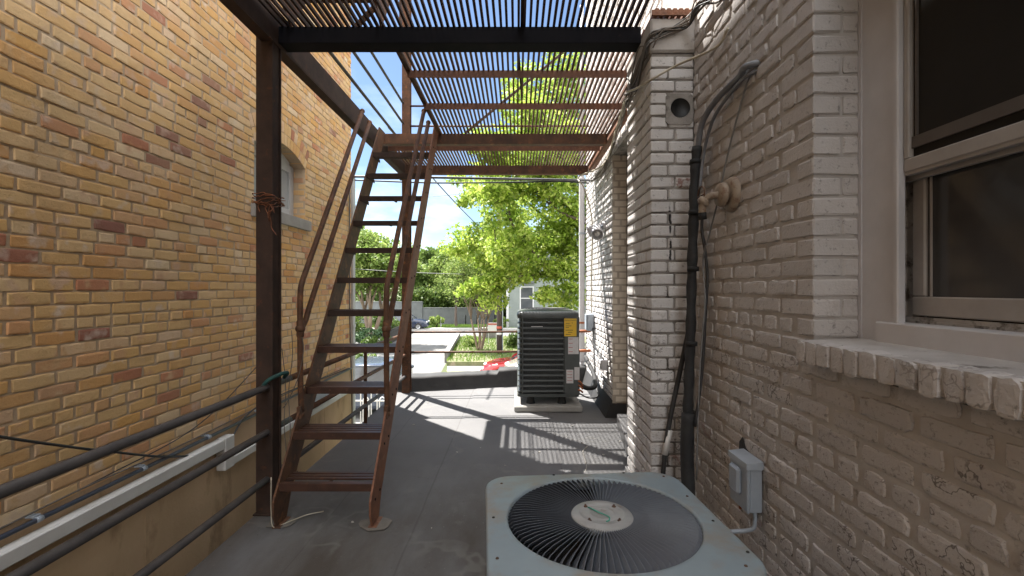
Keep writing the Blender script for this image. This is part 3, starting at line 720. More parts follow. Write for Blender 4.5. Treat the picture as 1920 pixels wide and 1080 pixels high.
# foot of the flight above
for x in (-1.46, -.88):
    MB().bar((x, 2.95, 3.19), (x, 4.7, 5.6), .012, .19, (0, -1, 1)).build('upper_stringer', 'rust_steel', fe, .001)
    MB().tube([(x, 3.35, 3.75), (x, 3.35, 4.6), (x, 4.6, 6.3)], .017, 8).build('upper_handrail', 'rust_steel', fe)
for k in range(6): MB().box(-1.45, -.89, 3.05 + k * .1855, 3.24 + k * .1855, 3.42 + k * .256, 3.45 + k * .256).build('upper_tread', 'rust_steel', fe)
MB().bar((-1.2, 3.3, 3.22), (-.82, 3.3, 3.62), .012, .04).bar((-.82, 3.3, 3.2), (-.82, 3.3, 4.4), .012, .04, (0, 1, 0)).build('brace', 'rust_steel', fe)

# stair
SX0, SX1 = -1.46, -.88
def sz(y): return 1.381 * y - 3.693
st = thing('steel_stair', (-1.17, 2.85, 0), 'steep rusty steel stair with slatted treads rising to the platform', 'stair')
def stringer(x, side, m):
    b = MB(); t = .013
    up = [(2.80, sz(2.80)), (4.98, sz(4.98))]
    poly = [(2.84, .012), (2.96, .012), (3.02, sz(3.02) - .325 + .0), (5.16, sz(5.16) - .325), (5.16, 3.16), (4.96, sz(4.96)), (2.80, sz(2.80)), (2.80, .09)]
    b.prism(poly, x - t / 2, x + t / 2, 0, 'X')
    k = 0
    for i in range(22):
        y = 2.86 + i * .1
        for q in (-.10, -.22):
            if i % 2 == (q < -.15): b.lathe([(0, .004), (.009, .004), (.009, 0)], (x + side * t / 2, y + .02, sz(y) + q), (side, 0, 0), 6, 1)
    b.box(x - .022, x + .03, 2.83, 2.965, .001, .011)
    return b.build('stringer', [m, 'black_steel'], st, .0015)
stringer(SX0, -1, 'rust_steel'); stringer(SX1, 1, 'red_rust')
tm = []
for k in range(11):
    y, z = 2.859 + k * .1855, .255 + k * .256
    b = MB(); x0, x1 = SX0 + .006, SX1 - .006
    b.box(x0, x1, y, y + .006, z - .042, z + .004).box(x0, x1, y + .006, y + .04, z - .004, z + .004)
    for i in range(3 if k == 0 else 4):
        yy = y + .058 + i * .042
        if k == 0: yy += .03
        b.box(x0, x1, yy, yy + .026, z - .008, z + .003)
    b.box(x0 + .0, x0 + .006, y + .006, y + .24, z - .04, z - .0085).box(x1 - .006, x1, y + .006, y + .24, z - .04, z - .0085)
    b.box(-1.18, -1.165, y + .04, y + .21, z - .02, z - .0085)
    b.build('tread', 'tread_steel' if k < 4 else 'dark_steel', st, .001)
for x, m in ((SX0, 'rust_steel'), (SX1, 'rust_steel')):
    yb = 3.157; r = .019
    MB().tube(curve([(x, yb + .02, .62), (x, yb + .005, .8), (x, yb, 1.0), (x, yb, 1.4), (x, yb + .03, 1.5)], 4) + [(x, 4.42, 3.12)], r, 10).build('handrail', m, st)
    MB().tube(curve([(x, yb + .005, 1.19), (x, yb + .045, 1.2), (x, yb + .09, 1.245), (x, yb + .13, 1.31)], 5) + [(x, 4.64, 3.09)], r, 10).build('handrail', m, st)
    hb = MB().ball((x, yb, 1.18), .032).lathe([(.018, -.06), (.024, -.05), (.024, .05), (.018, .06)], (x, yb, 1.18)).build('ball_joint', m, st)
    MB().box(x - .012, x + .012, 3.13, 3.21, .58, .66).ball((x, 3.175, .6), .022).build('foot_bracket', m, st)
    for yy, zz in ((4.42, 3.12), (4.64, 3.09)): MB().ball((x, yy, zz), .024).build('end_fitting', m, st)
for x, y, r, lb_ in ((SX1 + .01, 2.88, .11, 'rough grey mortar patch bedding the right stair foot on the roof'), (SX0, 2.9, .09, 'rough grey mortar patch bedding the left stair foot beside the post')):
    n = 14; gp = MB().prism([(x + r * random.uniform(.7, 1.1) * math.cos(6.283 * i / n), y + r * .8 * random.uniform(.7, 1.1) * math.sin(6.283 * i / n)) for i in range(n)], .0052, .0075)
    tag(gp.build('mortar_patch', 'mortar_lump'), lb_, 'mortar')

# lower pipe railing
rl = thing('pipe_railing', (-1.585, 3, 0), 'three bar pipe railing along the open left edge and far end of the roof', 'railing')
for z in (.82, .53, .23):
    MB().tube([(-1.605, -1.2, z), (-1.60, 2.98, z), (-1.60, 3.3, z)], .021, 12).build('rail', 'grey_pipe', rl)
    MB().tube([(-1.60, 3.301, z), (-1.59, 4.9, z), (-1.555, 6.5, z)], .021, 12).build('rail', 'rust_steel' if z > .3 else 'grey_pipe', rl)
for y in (.2, 4.92): MB().tube([(-1.592, y, -.1), (-1.592, y, .82)], .019, 10).build('baluster', 'rust_steel', rl)
for z in (.84, .56): MB().tube([(-1.52, 6.56, z), (-.3, 6.6, z), (1.04, 6.72, z)], .0145, 10).build('rail', 'rust_steel', rl)
for z in (.84, .56): MB().tube([(.82, 6.70, z), (1.05, 6.72, z)], .02, 8).build('sleeve', 'orange', rl)

# ------------------------------------------------------------------ near condenser
ANG = R(4.2)
ac = thing('air_conditioner', (.262, 1.452, 0), 'pale blue grey condenser with round radial fan grille in the foreground', 'air conditioner')
ac.rotation_euler.z = ANG
def loc(o):    # object built in local coordinates of its parent
    o.matrix_parent_inverse = Matrix(); return o
HW, HH, TZ, FR_ = .358, .345, .743, .292
def rrect(hw, r, n=8, hh=None):
    hh = hh or hw; out = []
    for cx, cy, a0 in ((hw - r, hh - r, 0), (-hw + r, hh - r, 90), (-hw + r, -hh + r, 180), (hw - r, -hh + r, 270)):
        for i in range(n + 1):
            a = R(a0 + 90 * i / n); out.append((cx + r * math.cos(a), cy + r * math.sin(a)))
    return out
tp = MB(); N_ = 36; outer = rrect(HW, .085, 8)
# resample outer outline by angle for a clean ring to the round opening
def ray_out(t, hw, r):
    best = None; pts = rrect(hw, r, 10, HH); d = (math.cos(t), math.sin(t))
    for i in range(len(pts)):
        a, b = pts[i], pts[(i + 1) % len(pts)]
        ex, ey = b[0] - a[0], b[1] - a[1]; den = d[0] * ey - d[1] * ex
        if abs(den) < 1e-9: continue
        s = (a[0] * ey - a[1] * ex) / den; u = (a[0] * d[1] - a[1] * d[0]) / den
        if s > 0 and -1e-6 <= u <= 1 + 1e-6: best = s if best is None else max(best, s)
    return best
NS = 144; rings = []
prof = [('o', 1.0, TZ - .035, .004), ('o', 1.0, TZ - .010, .002), ('o', .994, TZ - .002, 0), ('o', .975, TZ, 0)]
ringv = []
for k, (q, f, z, e) in enumerate(prof):
    ringv.append([(ray_out(2 * math.pi * j / NS, HW, .095) * f * math.cos(2 * math.pi * j / NS), ray_out(2 * math.pi * j / NS, HW, .095) * f * math.sin(2 * math.pi * j / NS), z) for j in range(NS)])
for r_, z in ((FR_ + .012, TZ + .002), (FR_ + .004, TZ + .004), (FR_ - .001, TZ - .002), (FR_ - .002, TZ - .03)):
    ringv.append([(r_ * math.cos(2 * math.pi * j / NS), r_ * math.sin(2 * math.pi * j / NS), z) for j in range(NS)])
vs = [p for rr in ringv for p in rr]; fs = []
for i in range(len(ringv) - 1):
    for j in range(NS): fs.append((i * NS + j, i * NS + (j + 1) % NS, (i + 1) * NS + (j + 1) % NS, (i + 1) * NS + j))
tp.add(vs, fs, 0, True)
top = loc(tp.build('top_cover', 'ac_plate', ac))
for i, (x, y) in enumerate(((-.30, .27), (-.1, .335), (.31, .29), (.33, -.05), (.325, .12), (-.335, .02), (-.33, -.2), (-.29, -.29), (.30, -.28), (.17, .335), (-.2, -.31), (.34, -.22))):
    loc(MB().lathe([(0, .0032), (.004, .0028), (.005, 0)], (x, y, TZ), n=8).build('screw', 'rubber' if i % 2 else 'old_rust', top)).matrix_parent_inverse = Matrix()
gr = MB(); NB = 92; rin = .093
for i in range(NB):
    a = 2 * math.pi * i / NB; ca, sa = math.cos(a), math.sin(a)
    til = math.radians(38); dep = .032; vs = []
    for r_, rise in ((rin - .004, .006), (rin + .05, .010), (FR_ - .05, .010), (FR_ - .012, .004), (FR_ - .001, -.006)):
        k = 1 if r_ < FR_ - .02 else (.75 if r_ < FR_ - .005 else .3)
        for dt, dz in ((0, 0), (-math.sin(til) * dep * k * min(1, r_ / .16), -math.cos(til) * dep * k)):
            for th_ in (-.001, .001):
                tx, ty = -sa, ca
                vs.append((r_ * ca + tx * (dt + th_), r_ * sa + ty * (dt + th_), TZ + rise + dz))
    fs = []
    for q in range(4):
        o = q * 4
        for a_, b_ in ((0, 1), (1, 3), (3, 2), (2, 0)): fs.append((o + a_, o + b_, o + 4 + b_, o + 4 + a_))
    fs += [(0, 2, 3, 1), (16, 17, 19, 18)]
    gr.add(vs, fs, 0, False)
grille = loc(gr.build('fan_grille', 'ac_blade', ac))
hub = loc(MB().lathe([(0, .003), (.02, .003), (.034, .003), (.037, .0055), (.040, .003), (.066, .003), (.069, .0065), (.073, .003), (.092, .002), (.096, -.004), (.096, -.02)], (0, 0, TZ + .008), n=48).build('hub_plate', 'ac_hub', ac))
for i in range(4):
    a = R(40 + 90 * i); x, y = .064 * math.cos(a), .064 * math.sin(a)
    loc(MB().lathe([(0, .008), (.003, .008), (.0035, .003), (.0065, .003), (.007, 0)], (x, y, TZ + .0105), n=6).build('bolt', 'old_rust', hub)).matrix_parent_inverse = Matrix()
loc(MB().tube(curve([(-.035, .052, TZ + .004), (-.032, .035, TZ + .014), (-.012, .0, TZ + .016), (.012, -.03, TZ + .016), (.01, -.045, TZ + .012), (.0, -.052, TZ + .012)], 6), .0022, 6).build('earth_wire', 'green_wire', hub)).matrix_parent_inverse = Matrix()
bd = MB(); o_ = rrect(HW - .012, .085, 6, HH - .012); bd.prism([(a, b) for a, b in o_], .0, .04)
n = len(o_)
for k in range(18):
    z0 = .06 + k * .0365; vs = [(a * 1.0, b * 1.0, z0 + .028) for a, b in o_] + [(a * .965, b * .965, z0) for a, b in o_]
    bd.add(vs, [(i, (i + 1) % n, n + (i + 1) % n, n + i) for i in range(n)])
loc(bd.build('louvred_body', 'ac_plate', ac))
loc(MB().prism([(a * .94, b * .94) for a, b in o_], .045, .40).lathe([(.30, .70), (.30, .41)], (0, 0, 0), n=36).build('inner_shroud', 'ac_inside', ac))
fn = MB().lathe([(0, .66), (.07, .66), (.07, .52), (0, .52)], (0, 0, 0), n=20)
for i in range(4):
    a = R(20 + 90 * i)
    vs = []
    for r_ in (.06, .16, .27):
        for t_, z in ((-.35, .60), (.35, .52)): vs.append((r_ * math.cos(a + t_), r_ * math.sin(a + t_), z))
    fn.add(vs, [(0, 1, 3, 2), (2, 3, 5, 4)])
loc(fn.build('fan', 'ac_inside', ac))
loc(MB().bar((-.17, -.17, TZ - .05), (.0, -.32, TZ - .05), .014, .004).build('motor_strut', 'galv', ac))

# ------------------------------------------------------------------ far condenser
AX0, AX1, AY0, AY1 = .0, .735, 5.56, 6.28
pd = MB().cbox(-.035, .762, 5.475, 6.36, .0046, .075, .012)
tag(pd.build('equipment_pad', 'concrete'), 'pale concrete pad under the tall dark condenser', 'pad')
a2 = thing('air_conditioner', (.37, 5.9, .075), 'tall charcoal condenser with louvred sides and stickers by the far parapet', 'air conditioner')
cxm, cym = (AX0 + AX1) / 2, (AY0 + AY1) / 2; hx, hy = (AX1 - AX0) / 2, (AY1 - AY0) / 2
def rr2(k, r): return [(a + cxm, b + cym) for a, b in rrect(hx - k, r, 6, hy - k)]
b = MB(); b.prism(rr2(.03, .06), .20, 1.12, 1)
zs = np.linspace(.215, 1.09, 15)
for z in zs:
    o1, o2, o3 = rr2(.002, .065), rr2(.0, .065), rr2(.026, .06); n = len(o1)
    vs = [(p, q, z) for p, q in o3] + [(p, q, z + .006) for p, q in o1] + [(p, q, z + .016) for p, q in o2] + [(p, q, z + .030) for p, q in o3]
    b.add(vs, [(r_ * n + i, r_ * n + (i + 1) % n, (r_ + 1) * n + (i + 1) % n, (r_ + 1) * n + i) for r_ in range(3) for i in range(n)], 0, True)
b.build('louvred_body', ['ac_dark', 'ac_black'], a2)
gw = MB()
for i in range(34):
    x = AX0 + .075 + i * .0138; gw.box(x, x + .0025, AY0 + .012, AY0 + .0145, .21, 1.11)
gw.build('wire_guard', 'ac_dark', a2)
MB().cbox(AX0 + .545, AX1 + .003, AY0 - .006, AY0 + .12, .185, 1.125, .02).cbox(AX0 + .62, AX1 + .004, AY0 - .009, AY0 - .005, .19, .70, .001).build('corner_panel', 'ac_dark', a2)
MB().cbox(AX0 + .052, AX0 + .07, AY0 - .003, AY0 + .03, .2, 1.12, .006).build('corner_trim', 'ac_dark', a2)
o1 = [rr2(-.004, .07), rr2(-.006, .07), rr2(.004, .065), rr2(.03, .05), rr2(.10, .05), rr2(.2, .05)]; zz = [1.112, 1.135, 1.162, 1.176, 1.186, 1.19]; n = len(o1[0])
tb = MB().add([(p, q, z) for ring, z in zip(o1, zz) for p, q in ring], [(r_ * n + i, r_ * n + (i + 1) % n, (r_ + 1) * n + (i + 1) % n, (r_ + 1) * n + i) for r_ in range(5) for i in range(n)] + [list(range(5 * n, 6 * n))], 0, True)
tb.build('top_cover', 'ac_dark', a2)
tgl = MB()
for k in range(7): 
    r_ = .07 + k * .035; tgl.tube([(cxm + r_ * math.cos(2 * math.pi * j / 36), cym + r_ * math.sin(2 * math.pi * j / 36), 1.2) for j in range(37)], .003, 5, caps=False)
tgl.build('fan_grille', 'ac_black', a2)
MB().prism(rr2(-.002, .06), .165, .2).build('base_pan', 'ac_dark', a2)
for x in (AX0 + .16, AX1 - .2):
    for y in (AY0 + .08, AY1 - .1): MB().lathe([(.055, .0), (.045, .045), (.04, .092)], (x, y, .075), n=14).build('foot', 'rubber', a2)
def lab(name, x0, x1, z0, z1, m, y=AY0 - .0105):
    return MB().box(x0, x1, y, y + .0015, z0, z1).build(name, m, a2)
def text(s, size, x, z, y, m, par, name='lettering'):
    c = bpy.data.curves.new('lettering', 'FONT'); c.body = s; c.size = size; c.align_x = 'CENTER'
    t = bpy.data.objects.new('lettering_curve', c); COL.objects.link(t)
    dg = bpy.context.evaluated_depsgraph_get(); dg.update()
    me = bpy.data.meshes.new_from_object(t.evaluated_get(dg)); bpy.data.objects.remove(t)
    me.transform(Matrix.Translation((x, y, z)) @ Matrix.Rotation(R(90), 4, 'X')); me.materials.clear(); me.materials.append(M[m])
    o = bpy.data.objects.new(name, me); COL.objects.link(o); o.parent = par; o.matrix_parent_inverse = parent_inv(par); return o
yl = lab('energy_label', .555, .70, .885, 1.095, 'yellow_label')
text('ENERGYGUIDE', .0205, .627, 1.068, AY0 - .0115, 'ink', yl)
lb = MB()
for x0, x1, z in ((.57, .62, 1.03), (.57, .64, 1.005), (.57, .61, .985), (.57, .66, .955), (.60, .65, .93), (.57, .63, .905), (.645, .655, 1.04)): lb.box(x0, x1, AY0 - .0117, AY0 - .0109, z, z + .006)
lb.build('print', 'ink', yl)
wl = lab('warning_label', .60, .725, .675, .875, 'white_label', AY0 - .0125)
lb = MB()
for k in range(4): lb.box(.605, .655, AY0 - .0135, AY0 - .0127, .85 - k * .05, .856 - k * .05)
lb.build('print', 'red_ink', wl)
w2 = lab('spec_label', .58, .662, .33, .49, 'white_label', AY0 - .0125)
lb = MB()
for k in range(4): lb.box(.59, .65, AY0 - .0135, AY0 - .0127, .465 - k * .035, .47 - k * .035)
lb.build('print', 'red_ink', w2)
lab('wiring_label', .675, .735, .37, .52, 'white_label', AY0 - .0115)
MB().box(.165, .30, AY0 - .001, AY0 + .001, .995, 1.003).build('badge', 'white_label', a2)
vl = MB()
for k in range(3): vl.tube(curve([(.71, AY0 + .02, .25 + k * .05), (.74, AY0 - .02, .25 + k * .05), (.775, AY0, .22 + k * .04)], 4), .011, 8)
vl.build('service_valve', 'orange', a2)
wire('insulated_pipe', [(.74, 5.62, .30), (.84, 5.6, .26), (.95, 5.75, .25), (1.0, 6.05, .28), (1.01, 6.3, .34), (1.0, 6.9, .45)], .028, 'insul', 'thick black insulated pipe looping from the tall condenser to the white wall', 'pipe')
wire('cable', [(.735, 5.6, .2), (.85, 5.58, .15), (1.0, 5.8, .12), (1.02, 6.1, .2), (1.03, 6.3, .6), (1.045, 6.5, .9)], .009, 'black_cable', 'thin dark whip cable curving from the tall condenser to the grey wall box', 'cable')
db = thing('isolator_box', (1.03, 6.6, .9), 'small grey isolator box on the far white wall beside the condenser', 'box')
MB().cbox(.97, 1.066, 6.5, 6.68, .86, 1.10, .012).build('enclosure', 'galv', db); MB().cbox(.955, .971, 6.51, 6.67, .87, 1.09, .008).build('cover', 'galv', db)
sbx = thing('outlet_box', (1.03, 5.55, .5), 'small pale outlet box low on the far white wall', 'box')
MB().cbox(1.0, 1.066, 5.55, 5.66, .48, .60, .006).build('enclosure', 'white_paint', sbx); MB().cbox(.992, 1.0, 5.555, 5.655, .485, .595, .003).build('cover', 'white_paint', sbx)
wire('cable', [(1.03, 5.6, .6), (1.0, 5.62, .66), (1.02, 5.9, .66), (1.03, 6.5, .72), (1.04, 6.9, .75)], .006, 'black_cable', 'thin black cable running from the outlet box along the white wall', 'cable')
d2 = thing('downpipe', (1.0, YE + .05, GZ), 'pale grey downpipe at the far corner of the white wall', 'pipe')
MB().cbox(.975, 1.055, YE - .02, YE + .07, .3, 3.2, .012).tube([(1.015, YE + .02, 3.2), (1.015, YE + .02, 5.9)], .03, 10).build('pipe', 'white_paint', d2)
MB().tube(curve([(1.015, YE + .03, .3), (1.01, YE + .04, .1), (1.0, YE + .2, -.1), (1.0, YE + .3, -.4)], 4), .042, 10).build('shoe', 'white_paint', d2)
for z in (.9, 2.3): MB().box(.97, 1.069, YE - .025, YE + .075, z, z + .03).build('bracket', 'orange' if z < 1 else 'galv', d2)

# floodlight
fl_ = thing('floodlight', (1.05, 5.7, 2.1), 'white twin head floodlight on the far white wall', 'floodlight')
MB().lathe([(0, .03), (.05, .03), (.055, 0)], (XR, 5.72, 2.22), (-1, 0, 0), 16).build('wall_plate', 'white_paint', fl_)
def head(o, d):
    h = MB().lathe([(0, -.13), (.04, -.13), (.052, -.115), (.055, -.02), (.07, .0), (.07, .06), (.066, .06), (.062, .0), (.0, -.01)], o, d, 18).build('lamp_head', 'white_paint', fl_)
    MB().ball(Vector(o) + Vector(d).normalized() * .02, .04).build('bulb', 'bulb', h)
head((.955, 5.62, 2.12), (-.1, -.75, -.5)); head((.93, 5.80, 2.17), (-.85, .2, -.35))
MB().tube([(1.05, 5.72, 2.22), (.96, 5.66, 2.17)], .012, 8).tube([(1.05, 5.72, 2.22), (.97, 5.78, 2.2)], .012, 8).build('knuckle', 'galv', fl_)

# under platform conduits
wire('conduit', [(-2.36, 6.62, 3.03), (-1, 6.63, 3.015), (1.03, 6.66, 2.985)], .017, 'grey_plastic', 'straight grey conduit crossing under the far platform beam', 'conduit', 3)
wire('cable', [(-2.33, 6.66, 2.99), (-1.2, 6.66, 2.95), (-.2, 6.66, 2.955), (.6, 6.66, 2.97), (1.02, 6.68, 2.95)], .011, 'black_cable', 'sagging black cable strung below the grey conduit', 'cable')
wire('cable', [P(1176, 175, 3.44), (.96, 4.6, 2.98), (1.03, 5.6, 2.93), P(1085, 332, 6.6), P(1096, 355, 6.4), (1.05, 6.6, 2.4), (1.055, 6.7, 1.6), (1.05, 6.66, 1.1)], .010, 'cream_cable', 'cream cable looping under the platform and down the far white wall', 'cable')
for i in range(7):
    j = lambda s=.03: random.uniform(-s, s)
    wire('cable', [(.99 + j(.02), 6.4, 2.92 + j()), (1.02 + j(.02), 5.7, 2.88 + j(.05)), (1.03, 5.2, 2.95 + j(.04)), (.97, 4.4, 3.0 + j(.04)), (.80 + j(.01), 3.42, 2.85 + j(.06))], .005, 'dusty_cable', 'tangled dusty cable under the platform edge along the far white wall', 'cable', 6, 5, 'tangled cables under the platform')

# ------------------------------------------------------------------ services on the near wall
for i in range(13):
    j = lambda s=.02: random.gauss(0, s)
    ro = .0035 + .0025 * random.random()
    wire('cable', [(PX - .015 + j(.006), 3.44, 2.83 + j(.07)), (PX - .02 + j(.006), 3.1, 2.86 + j(.05)), (PX - .01 + j(.01), 2.86, 2.95 + j(.025)), (PX + .06, 2.82 + j(.006), 2.985 + j(.02)), (PX + .2, 2.8 + j(.01), 3.02 + j(.02)), (1.02 + j(.01), 2.62, 3.03 + j(.02)), (1.045, 2.38, 2.98 + j(.03)), (1.05, 2.1, 3.02 + j(.04))], ro,
         random.choice(['dusty_cable', 'dusty_cable', 'grey_cable', 'black_cable']), 'dusty cable in the loose bundle wrapped round the top of the brick pilaster', 'cable', 6, 5, 'cable bundle round the pilaster')
wire('cable', [P(1176, 172, 3.3), P(1195, 165, 3.0), P(1222, 149, 2.81), P(1270, 122, 2.74), (1.045, 2.47, 2.72), (1.06, 2.36, 2.76)], .0075, 'cream_cable', 'single cream cable slung across the pilaster above the round vent', 'cable')
vt = thing('wall_vent', (.989, PY0, 2.546), 'square grey vent plate with round black hole on the pilaster', 'vent')
NV = 28; vp = MB(); vs = []
for i in range(NV):
    t = 2 * math.pi * i / NV; c_, s_ = math.cos(t), math.sin(t); q = 1 / max(abs(c_), abs(s_))
    vs += [(.984 + .083 * c_ * q, PY0 - .006, 2.54 + .095 * s_ * q), (.989 + .06 * c_, PY0 - .007, 2.546 + .06 * s_), (.989 + .058 * c_, PY0 + .004, 2.546 + .058 * s_), (.984 + .083 * c_ * q, PY0 + .004, 2.54 + .095 * s_ * q)]
vp.add(vs, [(4 * i + k, 4 * ((i + 1) % NV) + k, 4 * ((i + 1) % NV) + k + 1, 4 * i + k + 1) for i in range(NV) for k in (0, 1)] + [(4 * i + 3, 4 * ((i + 1) % NV) + 3, 4 * ((i + 1) % NV), 4 * i) for i in range(NV)])
vp.build('plate', 'white_mortar', vt)
MB().lathe([(.0, -.002), (.058, -.002), (.058, -.007)], (.989, PY0 - .001, 2.546), (0, 1, 0), 28).build('duct', 'ac_black', vt)
ls_ = thing('line_set', (1.0, 2.6, 0), 'black insulated pipe run down the corner beside the pilaster from a wall hole', 'pipe')
top_ = [(XR + .02, 2.08, 2.455), (1.03, 2.12, 2.45), P(1385, 145, 2.24), P(1345, 185, 2.42), P(1317, 230, 2.56), P(1308, 280, 2.62)]
MB().tube(curve(top_, 8), .0155, 12).build('conduit', 'grey_plastic', ls_)
MB().tube(curve([(XR + .02, 2.09, 2.43), (1.04, 2.14, 2.415), P(1372, 172, 2.3), P(1338, 222, 2.46), P(1320, 285, 2.58), (1.01, 2.6, 2.0)], 8), .009, 8).build('thin_pipe', 'grey_plastic', ls_)
ip = curve([P(1307, 275, 2.62), P(1303, 330, 2.63), P(1300, 420, 2.64), P(1297, 520, 2.64), P(1295, 620, 2.64), P(1292, 700, 2.63), P(1289, 790, 2.62)], 6)
MB().tube(ip, [.027 + .003 * math.sin(i * 1.7) + random.uniform(-.001, .001) for i in range(len(ip))], 12).build('insulation', 'insul', ls_)
MB().tube(curve([P(1290, 775, 2.6), P(1288, 850, 2.58), P(1291, 930, 2.56), P(1292, 1020, 2.55)], 5), .036, 12).build('insulation', 'insul', ls_)
for py in (300, 395, 500, 640, 770): MB().tube([P(1304 - (py - 300) * .022, py, 2.628), P(1303.6 - (py - 300) * .022, py + 8, 2.628)], .032, 12).build('tape_band', 'rubber', ls_)
wire('cable', [(XR - .005, 2.09, 2.42), P(1403, 150, 2.16), P(1382, 220, 2.25), P(1362, 300, 2.36), P(1345, 380, 2.42), P(1330, 440, 2.5), P(1318, 490, 2.58), P(1322, 560, 2.56), P(1316, 640, 2.56), P(1310, 740, 2.56), P(1306, 900, 2.56)], .0045, 'grey_cable', 'thin grey cable hanging from the wall hole in front of the valve', 'cable')
wire('cable', [P(1318, 385, 2.58), P(1316, 430, 2.6), P(1322, 470, 2.58), P(1326, 520, 2.58), P(1322, 600, 2.57), P(1316, 700, 2.57), P(1303, 800, 2.56)], .009, 'black_cable', 'black cable looping beside the insulated pipes below the valve', 'cable')
gc = thing('conduit', (.97, 2.75, 0), 'dark grey conduit leaning down the pilaster with a white sleeve', 'conduit')
MB().tube(curve([P(1297, 590, 2.72), P(1287, 640, 2.76), P(1270, 720, 2.78), P(1252, 810, 2.78), P(1243, 890, 2.78), P(1240, 960, 2.78)], 6), .0145, 10).build('pipe', 'black_cable', gc)
MB().tube([P(1255, 806, 2.78), P(1246, 852, 2.78)], .018, 10).build('sleeve', 'white_pvc', gc)
M['valve'] = mat('dusty tan valve paint', (.34, .27, .2), (.24, .185, .135), 14, .6, 0, .001, 60, (.16, .08, .045), (.52, .66), 28)
vv = thing('gas_valve', (XR, 2.325, 1.91), 'dusty tan wall valve with round flanges and ring handle', 'valve')
MB().lathe([(0, .03), (.05, .03), (.078, .026), (.087, .012), (.087, 0)], (XR - .002, 2.325, 1.915), (-1, 0, 0), 24).build('flange', 'valve', vv)
MB().lathe([(.0, .075), (.03, .075), (.055, .07), (.06, .055), (.06, .045), (.03, .04), (.03, .03)], (XR - .002, 2.33, 1.915), (-1, -.05, 0), 22).build('collar', 'valve', vv)
MB().tube(curve([(XR - .07, 2.33, 1.915), (XR - .11, 2.35, 1.91), (XR - .13, 2.37, 1.88), (XR - .135, 2.375, 1.83)], 5), [.018] * 5 + [.017] * 5 + [.02] * 6, 10).lathe([(.014, 0), (.03, .01), (.03, .03), (.014, .035)], (XR - .12, 2.36, 1.90), (-.6, .1, -.6), 14).build('spout', 'valve', vv)
MB().tube([(XR - .13 + .0, 2.40 + .045 * math.cos(2 * math.pi * j / 20), 1.925 + .045 * math.sin(2 * math.pi * j / 20)) for j in range(21)], .004, 6, caps=False).tube([(XR - .13, 2.355, 1.925), (XR - .13, 2.445, 1.925)], .004, 6).build('ring_handle', 'rust_steel', vv)
MB().tube([(XR - .135, 2.375, 1.835), (XR - .13, 2.38, 1.80)], .022, 8).build('nozzle', 'rubber', vv)
ib = thing('isolator_box', (1.04, 2.1, .58), 'pale grey electrical isolator box with raised cover on the near beige wall', 'box')
MB().cbox(1.012, XR - .004, 2.04, 2.2, .472, .69, .004).build('enclosure', 'galv', ib)
cvr = MB().cbox(.998, 1.0115, 2.036, 2.204, .47, .665, .005).prism([(.992, .662), (XR - .004, .662), (XR - .004, .698), (.992, .69)], 2.03, 2.21, 0, 'Y')
cvr.build('cover', 'galv', ib, .002)
MB().cbox(.978, .9985, 2.085, 2.18, .53, .65, .012).build('raised_panel', 'galv', ib)
wire('conduit', [(1.04, 2.06, .475), (1.04, 2.055, .43), (1.02, 2.06, .39), (.9, 2.1, .36), (.75, 2.1, .34)], .0095, 'galv', 'short grey flexible conduit curling from the isolator box to the near condenser', 'conduit')
wire('wire', [(1.05, 2.19, .475), (1.045, 2.2, .44), (1.05, 2.21, .415)], .007, 'orange', 'stub of orange wire poking out under the isolator box', 'wire')
pat = MB(); n = 18
hb_ = [(2.21 + .085 * math.cos(6.283 * i / n) * random.uniform(.7, 1.1), .6 + .14 * math.sin(6.283 * i / n) * random.uniform(.75, 1.1)) for i in range(n)]
pat.prism(hb_, XR - .0035, XR - .001, 0, 'X'); tag(pat.build('wall_patch', 'black_membrane'), 'dark ragged hole in the beige brick behind the isolator box', 'hole')

# copper wire wrapped on the post, teal strap, loose wires, string
cw = MB()
for k in range(6):
    z0 = 1.99 + k * .011 + random.uniform(-.01, .01); pts = []
    for j in range(25):
        t = 2 * math.pi * j / 24; e = .009 + random.uniform(0, .008)
        q = 1 / max(abs(math.cos(t)), abs(math.sin(t)))
        pts.append((-1.6185 + (.0535 + e) * max(-1, min(1, math.cos(t) * q)), 3.058 + (.058 + e) * max(-1, min(1, math.sin(t) * q)), z0 + .012 * math.sin(t * 2 + k) + random.uniform(-.006, .006)))
    cw.tube(curve(pts, 3), .0028, 5)
for k in range(5):
    p = Vector((-1.57 + random.uniform(-.06, .02), 2.98, 1.98 + random.uniform(-.02, .07)))
    pts = [p]
    for j in range(4): p = p + Vector((random.uniform(-.03, .04), random.uniform(-.015, .012), random.uniform(-.07, .02))); pts.append(p)
    cw.tube(curve(pts, 4), .0026, 5)
tag(cw.build('wire_coil', 'copper'), 'tangle of copper wire wound round the front steel post', 'wire')
tag(MB().tube(curve([(-1.63, 2.97, .80), (-1.58, 2.965, .865), (-1.52, 3.0, .90), (-1.5, 3.06, .90), (-1.55, 3.12, .86)], 6), .013, 8).build('strap', 'teal'), 'teal strap looped over the railing at the front steel post', 'strap')
for pts, lb_ in (([(-1.51, 3.14, 1.17), (-1.50, 3.13, 1.0), (-1.53, 3.14, .75), (-1.51, 3.12, .5), (-1.50, 3.05, .3)], 'thin pale wire dangling from the ball joint of the left handrail'),
               ([(-1.47, 3.15, 1.2), (-1.43, 3.14, 1.05), (-1.46, 3.12, .85), (-1.52, 3.1, .7), (-1.55, 3.1, .66)], 'pale loop of wire hanging beside the left stair handrail'),
               ([(-1.57, 3.13, 1.05), (-1.55, 3.14, .8), (-1.56, 3.14, .55), (-1.54, 3.13, .35)], 'straight dark wire hanging between the front post and the stair')):
    wire('wire', pts, .0028, 'dusty_cable', lb_, 'wire')
